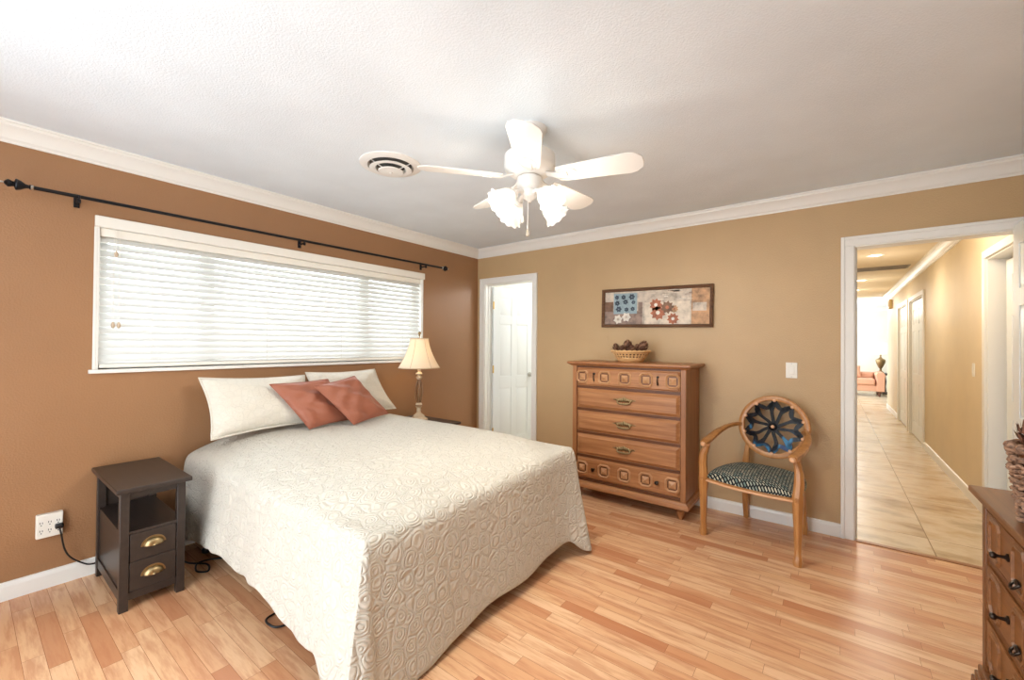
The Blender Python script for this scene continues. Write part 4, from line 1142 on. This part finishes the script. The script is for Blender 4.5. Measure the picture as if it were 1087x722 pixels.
# ------------------------------------------------------------------ low dresser at the right edge
DX = 3.79
dr = thing('low_dresser', 'low walnut dresser with octagon carved drawers by the open door', 'dresser', (0, 0, 0))
dya, dyb = -2.80, -1.377
def ring2(o, z): return [(DX + .03 - o, dya + .02 - o, z), (XR - .02, dya + .02 - o, z), (XR - .02, dyb - .022 + o, z), (DX + .03 - o, dyb - .022 + o, z)]
b = MB(); lv = [(0, .762), (.012, .766), (.02, .774), (.03, .78), (.03, .796), (.026, .8)]; vs = []
for o, z in lv: vs += ring2(o, z)
b.add(vs, [(4 * k + i, 4 * k + (i + 1) % 4, 4 * k + 4 + (i + 1) % 4, 4 * k + 4 + i) for k in range(len(lv) - 1) for i in range(4)] + [(3, 2, 1, 0), tuple(len(vs) - 4 + i for i in range(4))])
b.build('top', M['walx'], dr, smooth=0)
fx = DX + .034
b = MB(); b.box((fx + .01, dyb - .05, .13), (XR - .022, dyb - .026, .7618)); b.box((fx + .01, dya + .024, .13), (XR - .022, dya + .05, .7618)); b.box((XR - .04, dya + .05, .13), (XR - .022, dyb - .05, .7618)); b.box((fx + .03, dya + .05, .13), (XR - .04, dyb - .05, .15)); b.build('carcass', M['walz'], dr, bevel=.002)
for ya, yb in ((dyb - .06, dyb - .024), (dya + .022, dya + .058)):
    b = MB(); b.box((fx - .004, ya, .13), (fx + .03, yb, .7618)); b.build('corner_stile', M['walz'], dr, bevel=.004)
b = MB()
for z in (.150, .352, .556, .752): b.box((fx + .004, dya + .058, z - .009), (fx + .03, dyb - .06, z + .009))
b.build('drawer_rail', M['oakdark'], dr, bevel=.002)
# base with bracket feet
b = MB()
b.box((fx - .014, dya + .01, .105), (XR - .024, dyb - .012, .132)); b.box((fx - .022, dya + .004, .082), (XR - .024, dyb - .006, .1048)); b.build('base_moulding', M['walx'], dr, bevel=.004)
for yc, s in ((dyb, -1), (dya, 1)):
    b = MB()
    prof = [(.0, 0), (.02, .0), (.034, .018), (.026, .04), (.02, .055), (.03, .07), (.03, .0818), (0, .0818)]
    poly = [(0, 0), (.10, 0), (.095, .02), (.12, .05), (.16, .0818), (0, .0818)]
    b.add([(fx - .03 + d, yc + s * (.0 + p), z) for d in (0, .03) for p, z in poly], [(0, 1, 2, 3, 4, 5), (11, 10, 9, 8, 7, 6)] + [(i, (i + 1) % 6, 6 + (i + 1) % 6, 6 + i) for i in range(6)])
    b.add([(fx + p * 1.2, yc + s * d, z) for d in (0, .03) for p, z in poly], [(0, 1, 2, 3, 4, 5), (11, 10, 9, 8, 7, 6)] + [(i, (i + 1) % 6, 6 + (i + 1) % 6, 6 + i) for i in range(6)])
    b.build('bracket_foot', M['walx'], dr, bevel=.006)
RX90 = Matrix.Rotation(-PI / 2, 4, 'Z')   # maps local -y facing to -x facing
def dboss(yc, zc, x, parent, hy=.05, hz=.066):
    """raised octagonal frame facing -x"""
    c = .022
    def octo(ky, kz, c): return [(-ky + c, -kz), (ky - c, -kz), (ky, -kz + c), (ky, kz - c), (ky - c, kz), (-ky + c, kz), (-ky, kz - c), (-ky, -kz + c)]
    o, m1, m2, i = octo(hy, hz, c), octo(hy - .005, hz - .005, c * .95), octo(hy - .012, hz - .012, c * .85), octo(hy - .016, hz - .016, c * .8)
    b = MB(); vs = []
    for L, d in ((o, 0), (m1, .007), (m2, .007), (i, 0)): vs += [(x - d, yc + p, zc + q) for p, q in L]
    b.add(vs, [(8 * k + j, 8 * k + (j + 1) % 8, 8 * k + 8 + (j + 1) % 8, 8 * k + 8 + j) for k in range(3) for j in range(8)])
    b.build('octagon_frame', M['walx'], parent, smooth=0)
cols = [(dyb - .064, -1.835), (-1.845, -2.34), (-2.35, dya + .062)]
for za, zb in ((.162, .341), (.364, .545), (.568, .740)):
    for ya, yb in cols:
        b = MB(); b.box((fx + .006, ya, za), (fx + .35, yb, zb)); b.box((fx - .002, ya - .008, za + .008), (fx + .0058, yb + .008, zb - .008)); d = b.build('drawer', M['walx'], dr, bevel=.002)
        zc = (za + zb) / 2; L = ya - yb; xf = fx - .0024
        for k in (.29, .90): dboss(ya - L * k, zc, xf, d, .062, .074)
        for k in (.64,):
            yy = ya - L * k
            q = MB(); q.lathe([(.013, 0), (.013, .004), (.006, .007), (.0045, .022), (.006, .026), (.010, .030), (.011, .036), (.008, .041), (.001, .043)], 14, XF((xf, yy, zc), (0, -PI / 2, 0)))
            q.build('knob', M['pewter'], d)
        q = MB(); q.tube(spline([(xf - .004, ya - L * .90 - .018, zc - .036), (xf - .016, ya - L * .90 - .014, zc - .05), (xf - .018, ya - L * .90, zc - .056), (xf - .016, ya - L * .90 + .014, zc - .05), (xf - .004, ya - L * .90 + .018, zc - .036)], 4), .004, 8); q.sphere((xf - .006, ya - L * .90, zc - .036), (.006, .018, .01), 10)
        q.build('bail_pull', M['pewter'], d)

# coarse woven basket on it
KB = (3.925, -1.80, .806)
kb = thing('woven_basket', 'coarse dark woven bark basket on the low dresser', 'basket', KB)
rb = random.Random(5)
b = MB(); b.lathe([(.085, 0), (.09, .004), (.10, .06), (.112, .15), (.118, .21), (.113, .21), (.105, .15), (.094, .06), (.08, .01), (.001, .01)], 30, cap=False); b.build('dark_inner_shell', M['oakdark'], kb)
b = MB()
for k in range(15):
    z = .008 + k * .0148; R_ = .094 + .024 * (k / 14)
    for strand in range(2):
        ph = rb.uniform(0, 6); nn = 84; pts = []
        for i in range(nn):
            a = 2 * PI * i / nn
            r = R_ + .009 * math.sin(a * 11 + PI * (strand + k) + ph * .15) + rb.uniform(-.004, .004)
            pts.append((r * math.cos(a), r * math.sin(a), z + .004 * math.sin(a * 7 + ph) + rb.uniform(-.003, .003)))
        b.tube(pts, .0062, 6, True, scale=[rb.uniform(.7, 1.25) for _ in range(nn)])
b.build('weave', M['wickdark'], kb, smooth=60)
b = MB(); b.tube([((.119 + .003 * math.sin(i * 1.7)) * math.cos(2 * PI * i / 60), (.119 + .003 * math.sin(i * 1.7)) * math.sin(2 * PI * i / 60), .226 + .003 * math.sin(i * 2.3)) for i in range(60)], .012, 8, True, scale=[1 + .2 * math.sin(i * 1.9) for i in range(60)]); b.build('rim', M['wickdark'], kb)
for k, (dx, dy, dz_, r, h, rot, lb) in enumerate(((-.06, -.01, .225, .046, .07, (.1, -.3, 0), 'pine cone at the left rim of the dark woven basket'), (.045, -.035, .225, .04, .07, (-.1, .2, 1), 'pine cone at the right in the dark woven basket'), (.04, .06, .225, .04, .07, (-.1, 0, 2), 'pine cone at the back of the dark woven basket'))):
    pinecone((KB[0] + dx, KB[1] + dy, KB[2] + dz_), rot, r, h, lb, 'pine cones in the dark woven basket', 60, 20 + k)

# ------------------------------------------------------------------ ceiling register
rg = thing('ceiling_register', 'round white air register in the ceiling left of the fan', 'vent', (1.185, -2.135, H))
b = MB(); b.lathe([(.185, 0), (.185, -.006), (.165, -.014), (.14, -.016), (.13, -.008), (.125, 0)], 48, cap=False); b.build('outer_ring', M['fanwhite'], rg)
b = MB(); b.lathe([(.126, -.03), (.118, -.034), (.092, -.03), (.085, -.012), (.09, -.012), (.096, -.026), (.118, -.03)], 44, cap=False); b.build('middle_ring', M['fanwhite'], rg)
b = MB(); b.lathe([(.075, -.042), (.07, -.047), (.02, -.05), (.001, -.05)], 36, cap=False); b.lathe([(.01, -.05), (.01, -.056), (.001, -.058)], 12, cap=False); b.build('centre_cone', M['fanwhite'], rg)
b = MB(); b.lathe([(.128, -.0005), (.001, -.0006)], 36, cap=False); b.build('duct_opening', M['dark'], rg)
b = MB()
for i in range(3):
    a = 2 * PI * i / 3 + .4
    b.tube([(.135 * math.cos(a), .135 * math.sin(a), -.008), (.05 * math.cos(a), .05 * math.sin(a), -.036)], .003, 6)
b.build('spoke', M['fanwhite'], rg)

# ------------------------------------------------------------------ ceiling fan
FX, FY = 2.128, -1.979
fan = thing('ceiling_fan', 'white five blade ceiling fan with four lit tulip glass shades', 'ceiling fan', (FX, FY, H))
b = MB(); b.lathe([(.086, 0), (.086, -.012), (.078, -.03), (.06, -.055), (.04, -.07), (.022, -.074)], 36); b.build('canopy', M['fanwhite'], fan)
b = MB(); b.lathe([(.013, -.07), (.013, -.14)], 16); b.build('downrod', M['fanwhite'], fan)
b = MB(); b.lathe([(.03, -.115), (.07, -.12), (.115, -.13), (.13, -.142), (.132, -.2), (.126, -.215), (.1, -.235), (.075, -.246), (.05, -.25)], 44); mot = b.build('motor_housing', M['fanwhite'], fan)
b = MB()
for i in range(30):
    a = 2 * PI * i / 30
    if i % 6 == 5: continue
    b.cbox((.1, 0, 0), (.038, .006, .004), XF((0, 0, -.2275), (0, 0, a)) @ XF((0, 0, 0)) @ Matrix.Translation((.1, 0, 0)) @ Euler((0, -.68, 0)).to_matrix().to_4x4() @ Matrix.Translation((-.1, 0, 0)))
b.build('vent_slot', M['dark'], mot)
CAMYAW = .6497
for k in range(5):
    a = CAMYAW + math.radians(-23 + 72 * k)
    T = XF((0, 0, -.256), (0, 0, a))
    pt = math.radians(-13)
    B = T @ XF((.0, 0, 0), (pt, 0, 0))
    poly = [(.150, -.054), (.19, -.061), (.50, -.076), (.53, -.068), (.56, -.038), (.565, 0), (.56, .038), (.53, .068), (.50, .076), (.19, .061), (.150, .054)]
    b = MB(); b.prism([(x, y) for x, y in poly], -.003, .003, B); bd = b.build('blade', M['fanwhite'], fan, bevel=.0015)
    b = MB(); b.sweep([(.09, 0, .012), (.12, 0, .004), (.15, 0, -.008), (.2, 0, -.0075)], rect(1, .0035), scale=[(.016, 1), (.014, 1), (.022, 1), (.02, 1)], T=B)
    b.lathe([(.042, +.0035), (.044, -.0075), (.044, -.0045), (.001, -.0045)], 24, B @ XF((.195, 0, 0), (0, 0, 0), (1.25, 1, 1)))
    b.build('blade_bracket', M['fanwhite'], bd)
b = MB(); b.lathe([(.05, -.248), (.064, -.256), (.066, -.295), (.058, -.31), (.042, -.318), (.042, -.345), (.03, -.36), (.012, -.37), (.008, -.38)], 32); b.build('switch_housing', M['fanwhite'], fan)
for k in range(4):
    a = CAMYAW + math.radians(-56 + 90 * k)
    T = XF((0, 0, -.336), (0, 0, a))
    b = MB(); b.tube([(.035, 0, 0), (.06, 0, .004), (.08, 0, -.006), (.095, 0, -.022)], .011, 10, T=T); b.lathe([(.02, .0), (.026, -.012), (.026, -.03)], 16, T @ XF((.088, 0, -.012), (0, -math.radians(54), 0))); ar = b.build('light_arm', M['fanwhite'], fan)
    S = T @ XF((.102, 0, -.022), (0, -math.radians(54), 0))
    b = MB()
    pr = [(.024, 0), (.03, -.012), (.042, -.03), (.05, -.05), (.052, -.068), (.054, -.084), (.06, -.098), (.068, -.108)]
    b.lathe(pr, 60, S, False, ribs=lambda a_, q: .02 * math.sin(a_ * 20) * q + .1 * q ** 6 * math.sin(a_ * 10))
    gs = b.build('glass_shade', M['shadeg'], fan, solid=.002, smooth=60)
    b = MB(); b.lathe([(.012, -.01), (.014, -.03), (.026, -.055), (.028, -.07), (.02, -.088), (.001, -.094)], 16, S); b.build('bulb', M['bulb'], gs)
    p = S @ Vector((0, 0, -.165))
    fl_ = lamp('fan_bulb_light', p, FAN_BULB_W, (1, .92, .80), .035, fan, 'SPOT', spot=2.35)
    fl_.rotation_euler = (0, -math.radians(40), a)
    fl_.data.spot_blend = .7
    lamp('fan_bulb_glow', p, FAN_GLOW_W, (1, .93, .82), .06, fan)
for dx, zb in ((-.02, -.46), (.012, -.535)):
    b = MB(); b.tube([(dx, -.03, -.35), (dx, -.032, zb)], .0014, 5); pc = b.build('pull_chain', M['fanwhite'], fan)
    b = MB(); b.lathe([(.002, .008), (.0055, 0), (.008, -.018), (.0075, -.026), (.003, -.03)], 12, XF((dx, -.032, zb))); b.build('pull_knob', M['fanwhite'] if dx < 0 else M['vent'], pc)
